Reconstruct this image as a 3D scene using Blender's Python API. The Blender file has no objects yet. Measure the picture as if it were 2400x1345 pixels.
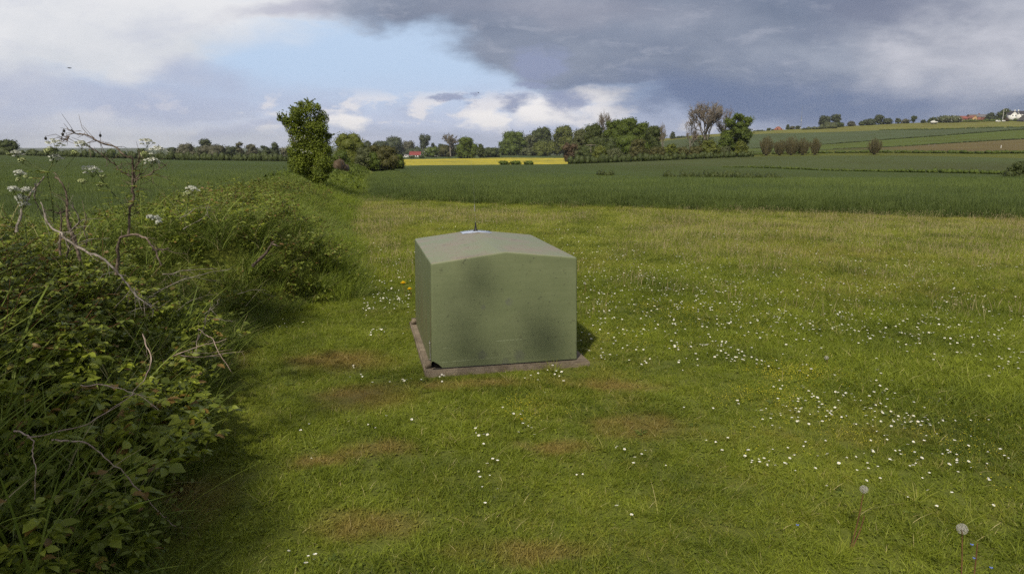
import bpy, bmesh, math, random
import numpy as np
from mathutils import Vector, Matrix
PI = math.pi
sc = bpy.context.scene
COL = sc.collection
RNG = np.random.default_rng(7)
random.seed(7)

# ------------------------------------------------------------------ camera model (2400 x 1345 frame)
HAZE = .0001
F = 1636.0; CX = 1200.0; CY = 672.5; EYE = 1.69
TH = math.atan((CY - 345.0) / F); CT, ST = math.cos(TH), math.sin(TH)
def slope(py):                       # height change per metre forward for a photo row
    v = py - CY
    return -(F * ST + v * CT) / (F * CT - v * ST)
def at(px, py, Y):                   # point at forward distance Y
    v = py - CY
    return np.array([(px - CX) / (F * CT - v * ST) * Y, Y, EYE + slope(py) * Y])
def on_ground(px, py, z=0.0):
    Y = (z - EYE) / slope(py)
    return at(px, py, Y)
def project(P):
    d = np.asarray(P, float) - np.array([0, 0, EYE])
    dep = d[..., 1] * CT - d[..., 2] * ST
    up = d[..., 1] * ST + d[..., 2] * CT
    dep = np.maximum(dep, 1e-3)
    return CX + F * d[..., 0] / dep, CY - F * up / dep

cam_d = bpy.data.cameras.new("camera"); cam = bpy.data.objects.new("camera", cam_d); COL.objects.link(cam)
cam.location = (0, 0, EYE); cam.rotation_euler = (PI / 2 - TH, 0, 0)
cam_d.sensor_width = 36; cam_d.lens = 36 * F / 2400; cam_d.clip_start = 0.05; cam_d.clip_end = 20000
sc.camera = cam

def lin(r, g, b):
    f = lambda c: (c / 12.92 if c <= .04045 else ((c + .055) / 1.055) ** 2.4)
    return (f(r / 255), f(g / 255), f(b / 255), 1)

# ------------------------------------------------------------------ node expression helper
class E:
    def __init__(s, nt, sock): s.nt = nt; s.s = sock
    def _m(s, op, *o, clamp=False):
        n = s.nt.nodes.new('ShaderNodeMath'); n.operation = op; n.use_clamp = clamp
        for i, v in enumerate((s,) + o):
            if isinstance(v, E): s.nt.links.new(v.s, n.inputs[i])
            else: n.inputs[i].default_value = v
        return E(s.nt, n.outputs[0])
    def __add__(s, o): return s._m('ADD', o)
    def __radd__(s, o): return s._m('ADD', o)
    def __sub__(s, o): return s._m('SUBTRACT', o)
    def __rsub__(s, o): return (s * -1) + o
    def __mul__(s, o): return s._m('MULTIPLY', o)
    def __rmul__(s, o): return s._m('MULTIPLY', o)
    def __truediv__(s, o): return s._m('DIVIDE', o)
    def max(s, o): return s._m('MAXIMUM', o)
    def min(s, o): return s._m('MINIMUM', o)
    def sqrt(s): return s._m('SQRT')
    def clamp(s): return s._m('ADD', 0.0, clamp=True)
    def step(s, a, b):              # smoothstep from a to b (either order)
        n = s.nt.nodes.new('ShaderNodeMapRange'); n.interpolation_type = 'SMOOTHSTEP'
        s.nt.links.new(s.s, n.inputs[0])
        if a < b: n.inputs[1].default_value, n.inputs[2].default_value, n.inputs[3].default_value, n.inputs[4].default_value = a, b, 0, 1
        else: n.inputs[1].default_value, n.inputs[2].default_value, n.inputs[3].default_value, n.inputs[4].default_value = b, a, 1, 0
        return E(s.nt, n.outputs[0])
def noise(nt, vec, scale, detail=4, rough=.55, dist=0, col=False):
    n = nt.nodes.new('ShaderNodeTexNoise'); n.inputs['Scale'].default_value = scale
    n.inputs['Detail'].default_value = detail; n.inputs['Roughness'].default_value = rough
    n.inputs['Distortion'].default_value = dist
    if vec is not None: nt.links.new(vec, n.inputs['Vector'])
    return n.outputs['Color'] if col else E(nt, n.outputs[0])
def combine(nt, x, y, z):
    n = nt.nodes.new('ShaderNodeCombineXYZ')
    for i, v in enumerate((x, y, z)):
        if isinstance(v, E): nt.links.new(v.s, n.inputs[i])
        else: n.inputs[i].default_value = v
    return n.outputs[0]
def mixc(nt, fac, a, b):
    n = nt.nodes.new('ShaderNodeMix'); n.data_type = 'RGBA'; n.clamp_factor = True
    nt.links.new(fac.s, n.inputs[0])
    for v, i in ((a, 6), (b, 7)):
        if isinstance(v, tuple): n.inputs[i].default_value = v
        else: nt.links.new(v, n.inputs[i])
    return n.outputs[2]
def new_mat(name):
    m = bpy.data.materials.new(name); m.use_nodes = True
    nt = m.node_tree; b = nt.nodes['Principled BSDF']
    b.inputs['Roughness'].default_value = .75; b.inputs['Specular IOR Level'].default_value = .25
    return m, nt, b
def geo_pos(nt):
    return nt.nodes.new('ShaderNodeNewGeometry').outputs['Position']
def obj_pos(nt):
    return nt.nodes.new('ShaderNodeTexCoord').outputs['Object']
def attr(nt, name, col=False):
    n = nt.nodes.new('ShaderNodeAttribute'); n.attribute_name = name
    return n.outputs['Color'] if col else E(nt, n.outputs['Fac'])
def bump(nt, b, h, strength, dist):
    n = nt.nodes.new('ShaderNodeBump'); n.inputs['Strength'].default_value = strength; n.inputs['Distance'].default_value = dist
    nt.links.new(h.s, n.inputs['Height']); nt.links.new(n.outputs[0], b.inputs['Normal'])

def add_translucent(nt, b, colsock, amount):
    t = nt.nodes.new('ShaderNodeBsdfTranslucent'); mx = nt.nodes.new('ShaderNodeMixShader')
    if isinstance(colsock, tuple): t.inputs[0].default_value = colsock
    else: nt.links.new(colsock, t.inputs[0])
    out = nt.nodes['Material Output']
    mx.inputs[0].default_value = amount
    nt.links.new(b.outputs[0], mx.inputs[1]); nt.links.new(t.outputs[0], mx.inputs[2]); nt.links.new(mx.outputs[0], out.inputs['Surface'])

def leaf_mat(name, dark, light, trans=.25, third=None, nscale=.6, rough=.6, spec=.25):
    m, nt, b = new_mat(name)
    r = attr(nt, 'rnd'); n = noise(nt, obj_pos(nt), nscale, 3)
    f = (r * .65 + (n - .5) * 1.1 + .18).clamp()
    c = mixc(nt, f, dark, light)
    if third is not None: c = mixc(nt, r.step(.9, .96), c, third)
    nt.links.new(c, b.inputs['Base Color']); b.inputs['Roughness'].default_value = rough
    b.inputs['Specular IOR Level'].default_value = spec
    if trans: add_translucent(nt, b, c, trans)
    return m
def plain_mat(name, c1, c2, scale=8, rough=.8, bmp=0, det=5):
    m, nt, b = new_mat(name)
    n = noise(nt, obj_pos(nt), scale, det)
    nt.links.new(mixc(nt, n.step(.3, .7), c1, c2), b.inputs['Base Color']); b.inputs['Roughness'].default_value = rough
    if bmp: bump(nt, b, n, .6, bmp)
    return m

# ------------------------------------------------------------------ mesh helpers
class MB:
    def __init__(s): s.v = []; s.f = []; s.r = []; s.n = 0; s.m = []
    def add(s, verts, faces, rnd=.5, mat=0):
        verts = np.asarray(verts, float).reshape(-1, 3)
        if isinstance(faces, list) and len({len(f) for f in faces}) > 1:
            for k in sorted({len(f) for f in faces}):
                s.add(verts, [f for f in faces if len(f) == k], rnd, mat)
            return
        faces = np.asarray(faces, int)
        s.v.append(verts); s.f.append(faces + s.n)
        s.r.append(np.broadcast_to(np.asarray(rnd, float), (len(verts),))); s.m.append((len(faces), mat)); s.n += len(verts)
    def box(s, x0, x1, y0, y1, z0, z1, mat=0):
        v = [(x, y, z) for x in (x0, x1) for y in (y0, y1) for z in (z0, z1)]
        s.add(v, [(0, 1, 3, 2), (4, 6, 7, 5), (0, 4, 5, 1), (2, 3, 7, 6), (0, 2, 6, 4), (1, 5, 7, 3)], mat=mat)
    def poly(s, pts, mat=0): s.add(pts, [list(range(len(pts)))], mat=mat)
    def tube(s, pts, rad, sides=6, rnd=.5, mat=0, cap=True):
        pts = np.asarray(pts, float); n = len(pts); rad = np.broadcast_to(np.asarray(rad, float), (n,))
        t = np.gradient(pts, axis=0); t /= np.linalg.norm(t, axis=1)[:, None] + 1e-12
        ref = np.array([0, 0, 1.]) if abs(t[:, 2]).mean() < .8 else np.array([1., 0, 0])
        a = np.cross(t, ref); a /= np.linalg.norm(a, axis=1)[:, None] + 1e-12; b = np.cross(t, a)
        an = np.arange(sides) / sides * 2 * PI
        V = pts[:, None] + rad[:, None, None] * (np.cos(an)[None, :, None] * a[:, None] + np.sin(an)[None, :, None] * b[:, None])
        i = np.arange(n - 1)[:, None] * sides; j = np.arange(sides)[None]; j2 = (j + 1) % sides
        Fq = np.stack([i + j, i + j2, i + j2 + sides, i + j + sides], -1).reshape(-1, 4)
        s.add(V.reshape(-1, 3), Fq, rnd, mat)
        if cap: s.add(V[-1], [list(range(sides))], rnd, mat); s.add(V[0], [list(range(sides))[::-1]], rnd, mat)
    def sphere(s, c, r, n=8, mat=0, rnd=.5):
        if np.isscalar(r): r = (r, r, r)
        V = []; 
        for i in range(n // 2 + 1):
            th = PI * i / (n // 2)
            for j in range(n): V.append((c[0] + r[0] * math.sin(th) * math.cos(2 * PI * j / n), c[1] + r[1] * math.sin(th) * math.sin(2 * PI * j / n), c[2] + r[2] * math.cos(th)))
        Fq = [(i * n + j, (i + 1) * n + j, (i + 1) * n + (j + 1) % n, i * n + (j + 1) % n) for i in range(n // 2) for j in range(n)]
        s.add(V, Fq, rnd, mat)
    def mesh(s, name, mats, smooth=False):
        me = bpy.data.meshes.new(name)
        V = np.concatenate(s.v); me.vertices.add(len(V)); me.vertices.foreach_set('co', V.ravel())
        loops = []; starts = []; mi = []; st = 0
        for fa, (k, m) in zip(s.f, s.m):
            if k == 0: continue
            loops.append(fa.ravel()); w = fa.shape[1]
            starts.append(st + np.arange(k) * w); st += k * w; mi.append(np.full(k, m))
        L = np.concatenate(loops); S = np.concatenate(starts)
        me.loops.add(len(L)); me.loops.foreach_set('vertex_index', L)
        me.polygons.add(len(S)); me.polygons.foreach_set('loop_start', S)
        me.polygons.foreach_set('material_index', np.concatenate(mi))
        if smooth: me.polygons.foreach_set('use_smooth', np.ones(len(S), bool))
        a = me.attributes.new('rnd', 'FLOAT', 'POINT'); a.data.foreach_set('value', np.concatenate(s.r))
        for m in (mats if isinstance(mats, (list, tuple)) else [mats]): me.materials.append(m)
        me.update(calc_edges=True)
        return me
    def build(s, name, mats, parent=None, smooth=False, loc=None):
        o = bpy.data.objects.new(name, s.mesh(name, mats, smooth)); COL.objects.link(o)
        if parent is not None: o.parent = parent
        if loc is not None: o.location = loc
        return o
def tag(o, label=None, cat=None, group=None, kind=None):
    if label: o['label'] = label
    if cat: o['category'] = cat
    if group: o['group'] = group
    if kind: o['kind'] = kind
    return o
def empty(name, loc, label, cat, group=None, rz=0):
    o = bpy.data.objects.new(name, None); COL.objects.link(o); o.location = [float(c) for c in loc]; o.rotation_euler = (0, 0, rz)
    o.empty_display_size = .1
    return tag(o, label, cat, group)
def copy_thing(o, parent=None):
    c = o.copy(); COL.objects.link(c); c.parent = parent
    for ch in o.children: copy_thing(ch, c)
    return c

# ------------------------------------------------------------------ terrain
KP = np.array([-900, 0, 400, 680, 850, 1000, 1200, 1310, 1400, 1560, 1770, 1950, 2100, 2200, 2300, 2400, 3300], float)
def row(y): return np.array(y if isinstance(y, list) else [y] * 17, float)
CONT = [
 (row(60) * 0 + row([60,60,60,60,60,60,60,56,50,46,42,40,38,38,38,36,36]), row([378,378,383,390,400,403,405,408,412,415,417,417,417,416,415,414,412])),
 (row([90,90,90,90,90,90,90,80,72,64,60,58,56,56,56,54,54]), row([371,371,379,385,396,397,397,406,412,418,421,422,422,421,420,419,416])),
 (row([120,120,120,120,120,115,110,100,90,82,78,78,78,78,78,78,78]), row([368,368,376,381,392,391,391,398,408,412,414,415,415,415,415,414,412])),
 (row([150,150,150,150,140,135,135,130,125,118,112,110,108,106,104,102,100]), row([366,366,375.6,379.5,390,389,388,388,388,388,392,400,403,405,407,410,412])),
 (row([230,230,200,190,160,155,160,165,170,175,180,180,175,170,165,160,150]), row([363,363,375.3,378.5,390,388.5,387,386,383,376,367,365,365,366,369,371,376])),
 (row([260,260,260,260,260,260,260,250,240,235,230,230,225,225,220,220,210]), row([363,363,375,378,386,384,383,383,380,370,358,352,352,354,355,352,360])),
 (row(330), row([362,362,373,376,381,378,377,377,376,362,354,349.5,345,338,332,326,320])),
 (row(420), row([361,361,370,373,375,373,369.5,371,371,352,349,338,326,319,311,303,290])),
 (row(600), row([360,360,366,369,371,368.5,363.8,366.5,366,328,314,310,304,304.5,300,299,292])),
 (row(720), row([358,358,363,366,369,367.5,363,365.5,364,322,308,298,289,287,284.5,282,278])),
 (row(900), row([358,358,362,365,368,366,362.5,365,363,328,314,304,295,294,292,290,286])),
 (row(2500), row([352,352,352,352,352,352,352,352,352,346,342,338,334,332,330,330,330])),
 (row(7000), row(347)),
]
PG = np.arange(-900, 3301, 15.)
def smooth_row(a, sig=3.2):
    k = np.exp(-.5 * (np.arange(-10, 11) / sig) ** 2); k /= k.sum()
    return np.convolve(np.pad(a, 10, mode='edge'), k, 'valid')
slv = np.vectorize(slope)
KY = [row(16)[0] + PG * 0, PG * 0 + 26.]; KZ = [PG * 0 + .45, PG * 0 + .45]
for cy, cpy in CONT:
    y = smooth_row(np.interp(PG, KP, cy)); p = smooth_row(np.interp(PG, KP, cpy), 2.2)
    KY.append(y); KZ.append(EYE + slv(p) * y)
KY = np.array(KY); KZ = np.array(KZ)
def top(X, Y):                      # crop-top surface height
    X = np.asarray(X, float); Y = np.asarray(Y, float); X, Y = np.broadcast_arrays(X, Y)
    px = 1200 + 1668 * X / np.maximum(Y, 1)
    ys = [np.interp(px, PG, KY[k]) for k in range(len(KY))]; zs = [np.interp(px, PG, KZ[k]) for k in range(len(KY))]
    z = np.full(X.shape, .45)
    for k in range(len(KY) - 1):
        m = (Y >= ys[k]) & ((Y < ys[k + 1]) | (k == len(KY) - 2))
        t = np.clip((Y - ys[k]) / (ys[k + 1] - ys[k]), 0, 1)
        z = np.where(m, zs[k] * (1 - t) + zs[k + 1] * t, z)
    return z
FY = np.array([-12, 2.5, 3.05, 4.1, 5.4, 6.5, 7.3, 7.9, 11, 14.4, 22.5, 40, 62, 90]); FX = np.array([-1.3, -1.5, -1.63, -1.95, -2.35, -2.6, -2.25, -1.85, -2.6, -3.5, -5.05, -8.6, -12.7, -18.])
def foot(Y): return np.interp(Y, FY, FX)
def sstep(a, b, x):
    t = np.clip((x - a) / (b - a), 0, 1); return t * t * (3 - 2 * t)
def sdist(X, Y): return (foot(Y) - X) * .96
def hnoise(X, Y, s, seed=0):
    r = np.random.default_rng(seed); z = 0
    for i in range(6):
        a = r.uniform(0, 2 * PI); k = s * r.uniform(.6, 1.8); z = z + np.sin((X * math.cos(a) + Y * math.sin(a)) * k + r.uniform(0, 6))
    return z / 6
def ground(X, Y):
    X = np.asarray(X, float); Y = np.asarray(Y, float)
    z = top(X, Y) - .45
    s = sdist(X, Y)
    amp = np.interp(Y, [-12, 6, 9, 14, 24, 40, 60, 96], [.72, .72, .62, .55, .36, .45, .56, .6])
    wd = np.interp(Y, [6.2, 7.2, 9.5, 13], [1.35, .75, .85, 1.35]); b = amp * np.interp(Y, [6, 7.2, 9, 13], [1, 1.12, 1.1, 1]) * sstep(.0, wd, s) * (1 - sstep(2.6, 4.2, s)) * (1 + .15 * hnoise(X, Y, 1.6, 3))
    z = z + b + .012 * hnoise(X, Y, 2.2, 5) * sstep(0, 3, np.abs(Y) + 3)
    return z
def edge_y(X): return np.interp(X, [-6, -5, -1, 4, 11.9, 25, 60], [23.4, 23.0, 21.0, 19.2, 16.3, 12.5, 4])

# materials for ground
def grass_color(nt, r, deep=False):
    pos = geo_pos(nt); sep = nt.nodes.new('ShaderNodeSeparateXYZ'); nt.links.new(pos, sep.inputs[0])
    x = E(nt, sep.outputs[0]); y = E(nt, sep.outputs[1])
    flat = combine(nt, x, y, 0.)
    n1 = noise(nt, flat, .9, 4, .6); n2 = noise(nt, flat, 3.2, 3, .6); n3 = noise(nt, flat, .28, 2, .5)
    wx = x + (n2 - .5) * .55; wy = y + (n1 - .5) * .7
    pm = None
    for px, py, rx, ry in [(800, 850, .42, .3), (850, 930, .35, .22), (885, 1062, .22, .12), (770, 1082, .2, .1), (1300, 1052, .22, .1), (1430, 905, .35, .14), (860, 1225, .25, .14), (520, 850, .25, .3), (1230, 1300, .3, .1), (430, 1180, .2, .3), (1500, 1010, .3, .16), (1110, 905, .4, .12)]:
        p = on_ground(px, py)
        dx = (wx - float(p[0])) / rx; dy = (wy - float(p[1])) / ry
        d = (dx * dx + dy * dy).sqrt().step(1.5, .2)
        pm = d if pm is None else pm.max(d)
    g1 = (.066, .098, .009, 1); g2 = (.32, .372, .036, 1); yel = (.33, .275, .055, 1); brn = (.33, .215, .075, 1); straw = (.62, .52, .26, 1)
    c = mixc(nt, (r * .7 + (n1 - .5) * 1.5 + .12).clamp(), g1, g2)
    c = mixc(nt, (n3 + (n2 - .5) * .6 + (r - .5) * .3).step(.50, .82) * .6, c, yel)
    mead = (y + x * .3).step(8.5, 12.5) * (n1 + (r - .5) * .8).step(.3, .75)
    c = mixc(nt, mead * .28, c, (.55, .52, .13, 1))
    c = mixc(nt, (pm * (n2 + .25)).clamp() * .8, c, brn)
    c = mixc(nt, (r + (n2 - .5) * .25).step(.86, .95) * .85, c, straw)
    return c, (n1, n2, n3)
def make_grass_mat():
    m, nt, b = new_mat('lawn blades')
    c, _ = grass_color(nt, attr(nt, 'rnd'))
    nt.links.new(c, b.inputs['Base Color']); b.inputs['Roughness'].default_value = .5
    add_translucent(nt, b, c, .36); return m
M_grass = make_grass_mat()
def make_soil():
    m, nt, b = new_mat('turf soil')
    n = noise(nt, geo_pos(nt), 40, 5, .7)
    c, _ = grass_color(nt, n)
    c = mixc(nt, n * .0 + .5, c, (.05, .05, .018, 1))
    nt.links.new(c, b.inputs['Base Color']); b.inputs['Roughness'].default_value = .95
    bump(nt, b, n, .8, .03); return m
M_soil = make_soil()

def field_mat(name, rowscale=1.):
    m, nt, b = new_mat(name)
    pos = geo_pos(nt); col = attr(nt, 'Col', True)
    sep = nt.nodes.new('ShaderNodeSeparateXYZ'); nt.links.new(pos, sep.inputs[0])
    n1 = noise(nt, pos, .03, 4, .6); n2 = noise(nt, pos, .9, 5, .7); n3 = noise(nt, pos, 6., 3, .7)
    v = n1 * .9 + n2 * .5 + n3 * .5
    hsv = nt.nodes.new('ShaderNodeHueSaturation'); nt.links.new(col, hsv.inputs['Color'])
    nt.links.new((v * .9 + .15).s, hsv.inputs['Value']); nt.links.new((.47 + n1 * .06).s, hsv.inputs['Hue'])
    nt.links.new(hsv.outputs[0], b.inputs['Base Color']); b.inputs['Roughness'].default_value = .95; b.inputs['Specular IOR Level'].default_value = .1
    bump(nt, b, n3 + n2, .8, .15); return m
M_field = field_mat('crop canopy')
def rape_mat():
    m, nt, b = new_mat('rapeseed canopy'); pos = geo_pos(nt); col = attr(nt, 'Col', True)
    sep = nt.nodes.new('ShaderNodeSeparateXYZ'); nt.links.new(pos, sep.inputs[0]); x = E(nt, sep.outputs[0]); y = E(nt, sep.outputs[1])
    n = noise(nt, combine(nt, x * .02, y * .035, 0.), 1., 5, .65, .4); n2 = noise(nt, combine(nt, x * .25, y * .12, 2.), 1., 4, .75)
    c = mixc(nt, (n * 1.1 + n2 * .9).step(.78, 1.22), (.17, .165, .018, 1), (.50, .41, .028, 1))
    sr = nt.nodes.new('ShaderNodeSeparateColor'); nt.links.new(col, sr.inputs[0])
    c = mixc(nt, E(nt, sr.outputs[0]).step(.06, .3), (.05, .072, .014, 1), c)
    nt.links.new(c, b.inputs['Base Color']); b.inputs['Roughness'].default_value = .95; bump(nt, b, n2, .9, .4); return m
M_rape = rape_mat()

def surf(name, quadfn, mat, cols=None):
    pass
# near ground sheet: lawn, bank, soil under the crops
def near_ground():
    mb = MB()
    xs = np.concatenate([np.arange(-60, -14, 2.), np.arange(-14, 16, .16), np.arange(16, 61, 2.)]); ys = np.concatenate([np.arange(-14, 1, .5), np.arange(1, 26, .16), np.arange(26, 150, 1.5)])
    XX, YY = np.meshgrid(xs, ys); Z = ground(XX, YY)
    # keep soil below crops where far
    V = np.stack([XX, YY, Z], -1).reshape(-1, 3); nx = len(xs)
    i = np.arange(len(ys) - 1)[:, None] * nx; j = np.arange(nx - 1)[None]
    mb.add(V, np.stack([i + j, i + j + 1, i + j + 1 + nx, i + j + nx], -1).reshape(-1, 4))
    return tag(mb.build('ground', M_soil, smooth=True), kind='structure', label='mown lawn soil and grassy bank around the cabinet')
near_ground()

def col_attr(o, cols):
    a = o.data.color_attributes.new('Col', 'FLOAT_COLOR', 'POINT')
    a.data.foreach_set('color', np.concatenate([cols, np.ones((len(cols), 1))], 1).ravel().astype(np.float32))
# wheat canopy (two sides of the bank)
WHEAT = np.array([.056, .078, .022]); WHEAT2 = np.array([.046, .088, .017])
def loft(name, k0, k1, pa, pb, colfn, label, sub=10, crop=None, mat=None):
    mb = MB(); cols = []
    pg = np.linspace(pa, pb, int((pb - pa) / 12) + 1)
    for k in range(k0, k1):
        ya = np.interp(pg, PG, KY[k]); yb = np.interp(pg, PG, KY[k + 1]); za = np.interp(pg, PG, KZ[k]); zb = np.interp(pg, PG, KZ[k + 1])
        t = np.linspace(0, 1, sub + 1)[:, None]
        Y = ya * (1 - t) + yb * t; Z = za * (1 - t) + zb * t - (.12 * (1 - sstep(27, 52, Y)) if name == 'wheat_field' else 0); X = (pg - 1200) / 1668 * Y
        V = np.stack([X, Y, Z], -1).reshape(-1, 3); nx = len(pg)
        i = np.arange(sub)[:, None] * nx; j = np.arange(nx - 1)[None]
        Fq = np.stack([i + j, i + j + 1, i + j + 1 + nx, i + j + nx], -1).reshape(-1, 4)
        if crop is not None:
            fc = V[Fq].mean(1); Fq = Fq[crop(fc[:, 0], fc[:, 1])]
        mb.add(V, Fq)
        P = np.broadcast_to(pg, Y.shape).ravel(); T = np.broadcast_to(k + t, Y.shape).ravel()
        cols.append(colfn(P, T))
    o = mb.build(name, mat or M_field, smooth=True); col_attr(o, np.concatenate(cols))
    return tag(o, label=label, kind='structure')
def c_wheat(P, T):
    f = sstep(3.0, 4.4, T) * sstep(1100, 1500, P)
    a = WHEAT[None] * (1 - f[:, None]) + np.array([.060, .080, .022])[None] * f[:, None]
    return a
loft('wheat_field', 1, 5, -900, 3300, c_wheat, 'dark green young wheat field', 14, crop=lambda x, y: np.where(y < 90, (sdist(x, y) > 4.1) | ((sdist(x, y) < -2.8) & (y > edge_y(x) + 2.4)), sdist(x, y) ** 2 > -1))
def near_canopy():
    mb = MB(); xs = np.arange(-30, 36, .5); ys = np.arange(-4, 26.01, .5)
    XX, YY = np.meshgrid(xs, ys); V = np.stack([XX, YY, XX * 0 + .40 - .02], -1).reshape(-1, 3); nx = len(xs)
    V[:, 2] = .33
    i = np.arange(len(ys) - 1)[:, None] * nx; j = np.arange(nx - 1)[None]
    Fq = np.stack([i + j, i + j + 1, i + j + 1 + nx, i + j + nx], -1).reshape(-1, 4); fc = V[Fq].mean(1)
    x, y = fc[:, 0], fc[:, 1]; s = sdist(x, y)
    ok = ((s > 4.2) | ((s < -3.2) & (y > edge_y(x) + 2.4)))
    mb.add(V, Fq[ok]); o = mb.build('wheat_field', M_field, smooth=True); col_attr(o, np.tile(WHEAT * .85, (len(V), 1)))
    tag(o, label='dense lower part of the young wheat nearest the lawn', kind='structure')
near_canopy()
def c_far(P, T):
    # strips: 5-6 second field, 6-7 verge, 7-8 brown, 8-9 green, 9-10 blue green, 10-11 pasture, beyond
    n = len(P); c = np.zeros((n, 3)); k = np.floor(T + 1e-6 * 0).astype(int)
    strip = STRIP
    base = {5: (.070, .086, .030), 6: (.10, .11, .022), 7: (.125, .10, .042), 8: (.082, .106, .022), 9: (.070, .090, .038), 10: (.15, .15, .036), 11: (.09, .10, .04), 12: (.07, .085, .04), 13: (.07, .085, .04)}
    c[:] = base[strip]
    if strip == 6: c[:] = c * 1.0
    if strip == 7:
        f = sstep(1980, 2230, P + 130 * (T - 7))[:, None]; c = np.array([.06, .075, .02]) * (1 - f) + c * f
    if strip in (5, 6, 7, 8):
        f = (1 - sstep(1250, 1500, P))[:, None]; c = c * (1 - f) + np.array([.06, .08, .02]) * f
    return c
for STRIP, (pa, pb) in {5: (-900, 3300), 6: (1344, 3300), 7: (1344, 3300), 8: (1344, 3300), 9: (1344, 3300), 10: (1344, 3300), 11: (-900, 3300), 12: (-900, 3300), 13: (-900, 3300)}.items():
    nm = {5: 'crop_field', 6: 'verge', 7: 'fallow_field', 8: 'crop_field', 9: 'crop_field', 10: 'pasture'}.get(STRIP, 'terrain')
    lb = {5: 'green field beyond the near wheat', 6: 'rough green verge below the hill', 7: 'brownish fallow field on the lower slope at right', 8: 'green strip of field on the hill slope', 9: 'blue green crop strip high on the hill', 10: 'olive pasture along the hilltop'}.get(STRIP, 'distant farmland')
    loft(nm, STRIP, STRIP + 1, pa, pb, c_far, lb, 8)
STRIP = 6
loft('terrain', 6, 11, -900, 840, lambda P, T: np.tile([.06, .08, .025], (len(P), 1)), 'distant farmland on the left', 6)
loft('rapeseed_field', 6, 9, 840, 1344, lambda P, T: np.array([.05, .07, .015])[None] * (1 - sstep(6.12, 6.3, T))[:, None] + np.array([.42, .34, .02])[None] * sstep(6.12, 6.3, T)[:, None], 'yellow flowering rapeseed field in the middle distance', 10, mat=M_rape)
loft('terrain', 9, 11, 840, 1344, lambda P, T: np.array([.06, .08, .025])[None] + P[:, None] * 0, 'distant farmland behind the rapeseed', 6)

# ------------------------------------------------------------------ world sky
w = bpy.data.worlds.new('World'); sc.world = w; w.use_nodes = True; nt = w.node_tree; nt.nodes.clear()
SUN_EL = math.radians(46); SUN_AZV = Vector((-.34, -.94, 0)).normalized()
to_sun = Vector((SUN_AZV.x * math.cos(SUN_EL), SUN_AZV.y * math.cos(SUN_EL), math.sin(SUN_EL)))
sky = nt.nodes.new('ShaderNodeTexSky'); sky.sky_type = 'NISHITA'; sky.sun_disc = False; sky.sun_elevation = SUN_EL
sky.sun_rotation = math.atan2(to_sun.x, to_sun.y)
tc = nt.nodes.new('ShaderNodeTexCoord').outputs['Generated']
sep = nt.nodes.new('ShaderNodeSeparateXYZ'); nt.links.new(tc, sep.inputs[0])
x, y, z = (E(nt, sep.outputs[i]) for i in range(3))
yy = y.max(.12); a = x / yy; e = z / yy
vec = combine(nt, a, e * 2.4, 0.)
def csplit(c):
    s = nt.nodes.new('ShaderNodeSeparateColor'); nt.links.new(c, s.inputs[0]); return [E(nt, s.outputs[i]) for i in range(3)]
w1 = csplit(noise(nt, vec, 6., 8, .58, 0, True)); w2 = csplit(noise(nt, vec, 2.2, 3, .5, 0, True))
n_f = noise(nt, vec, 9., 8, .62, .3); n_b = noise(nt, vec, 2.6, 6, .55, .2); n_m = noise(nt, combine(nt, a, e * 3.5, 3.), 5., 7, .6, .4)
wa = a + (w1[0] - .5) * .24 + (w2[0] - .5) * .14; we = e + (w1[1] - .5) * .10 + (w2[1] - .5) * .05
def blob(px, py, rx, ry, soft=.45, rot=0., fine=False):
    v = py - CY; k = (F * CT - v * ST); a0 = (px - CX) / k; e0 = slope(py); ra = rx / 1690; re = ry / 1690
    c, s_ = math.cos(rot), math.sin(rot)
    da = wa - a0; de = we - e0
    u = (da * c + de * s_) / ra; t = (de * c - da * s_) / re
    return (u * u + t * t).sqrt().step(1 + soft, 1 - soft)
def union(*b):
    r = b[0]
    for q in b[1:]: r = r.max(q)
    return r
c_hor = lin(196, 202, 224); c_blue = lin(184, 206, 233)
# base : sky texture blue with milky haze towards the horizon
bg_sky = nt.nodes.new('ShaderNodeBackground'); nt.links.new(sky.outputs[0], bg_sky.inputs[0]); bg_sky.inputs[1].default_value = .075
cc = mixc(nt, e.step(.11, .0), c_blue, c_hor)
# thin broken cloud in the lower middle
thin = (n_m.step(.42, .58) * e.step(.11, .03)).clamp()
cc = mixc(nt, thin * .85, cc, lin(176, 186, 210))
puff = (noise(nt, combine(nt, a, e * 2.2, 7.), 11., 6, .6, .2).step(.52, .62) * e.step(.085, .055) * e.step(.0, .03))
cc = mixc(nt, puff * .95, cc, lin(228, 226, 230))
puffs = union(blob(845, 276, 42, 20, .5), blob(1112, 266, 46, 20, .5), blob(1395, 235, 55, 26, .6), blob(1250, 262, 80, 22, .7))
cc = mixc(nt, puffs * .95, cc, lin(246, 242, 240))
# left cloud deck
left = union(blob(100, 30, 560, 125, .3), blob(400, 120, 180, 60, .45), blob(-300, 120, 500, 220, .4), blob(640, 15, 240, 45, .5), blob(60, 330, 600, 70, .6))
cl = mixc(nt, n_b.step(.40, .72), lin(230, 230, 232), lin(204, 208, 215))
cl = mixc(nt, n_f.step(.45, .75) * .5, cl, lin(192, 196, 212))
cc = mixc(nt, left * .96, cc, cl)
leftb = union(blob(170, 215, 400, 52, .6, -.02), blob(500, 195, 120, 40, .7), blob(-200, 260, 500, 70, .6))
cc = mixc(nt, leftb * (.4 + n_f * .55), cc, lin(172, 180, 204))
cc = mixc(nt, blob(720, 22, 150, 24, .7) * .7, cc, lin(168, 170, 190))
cc = mixc(nt, (blob(560, 305, 90, 18, .6) + blob(700, 290, 60, 10, .6)).clamp() * .5, cc, lin(170, 178, 205))
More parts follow.
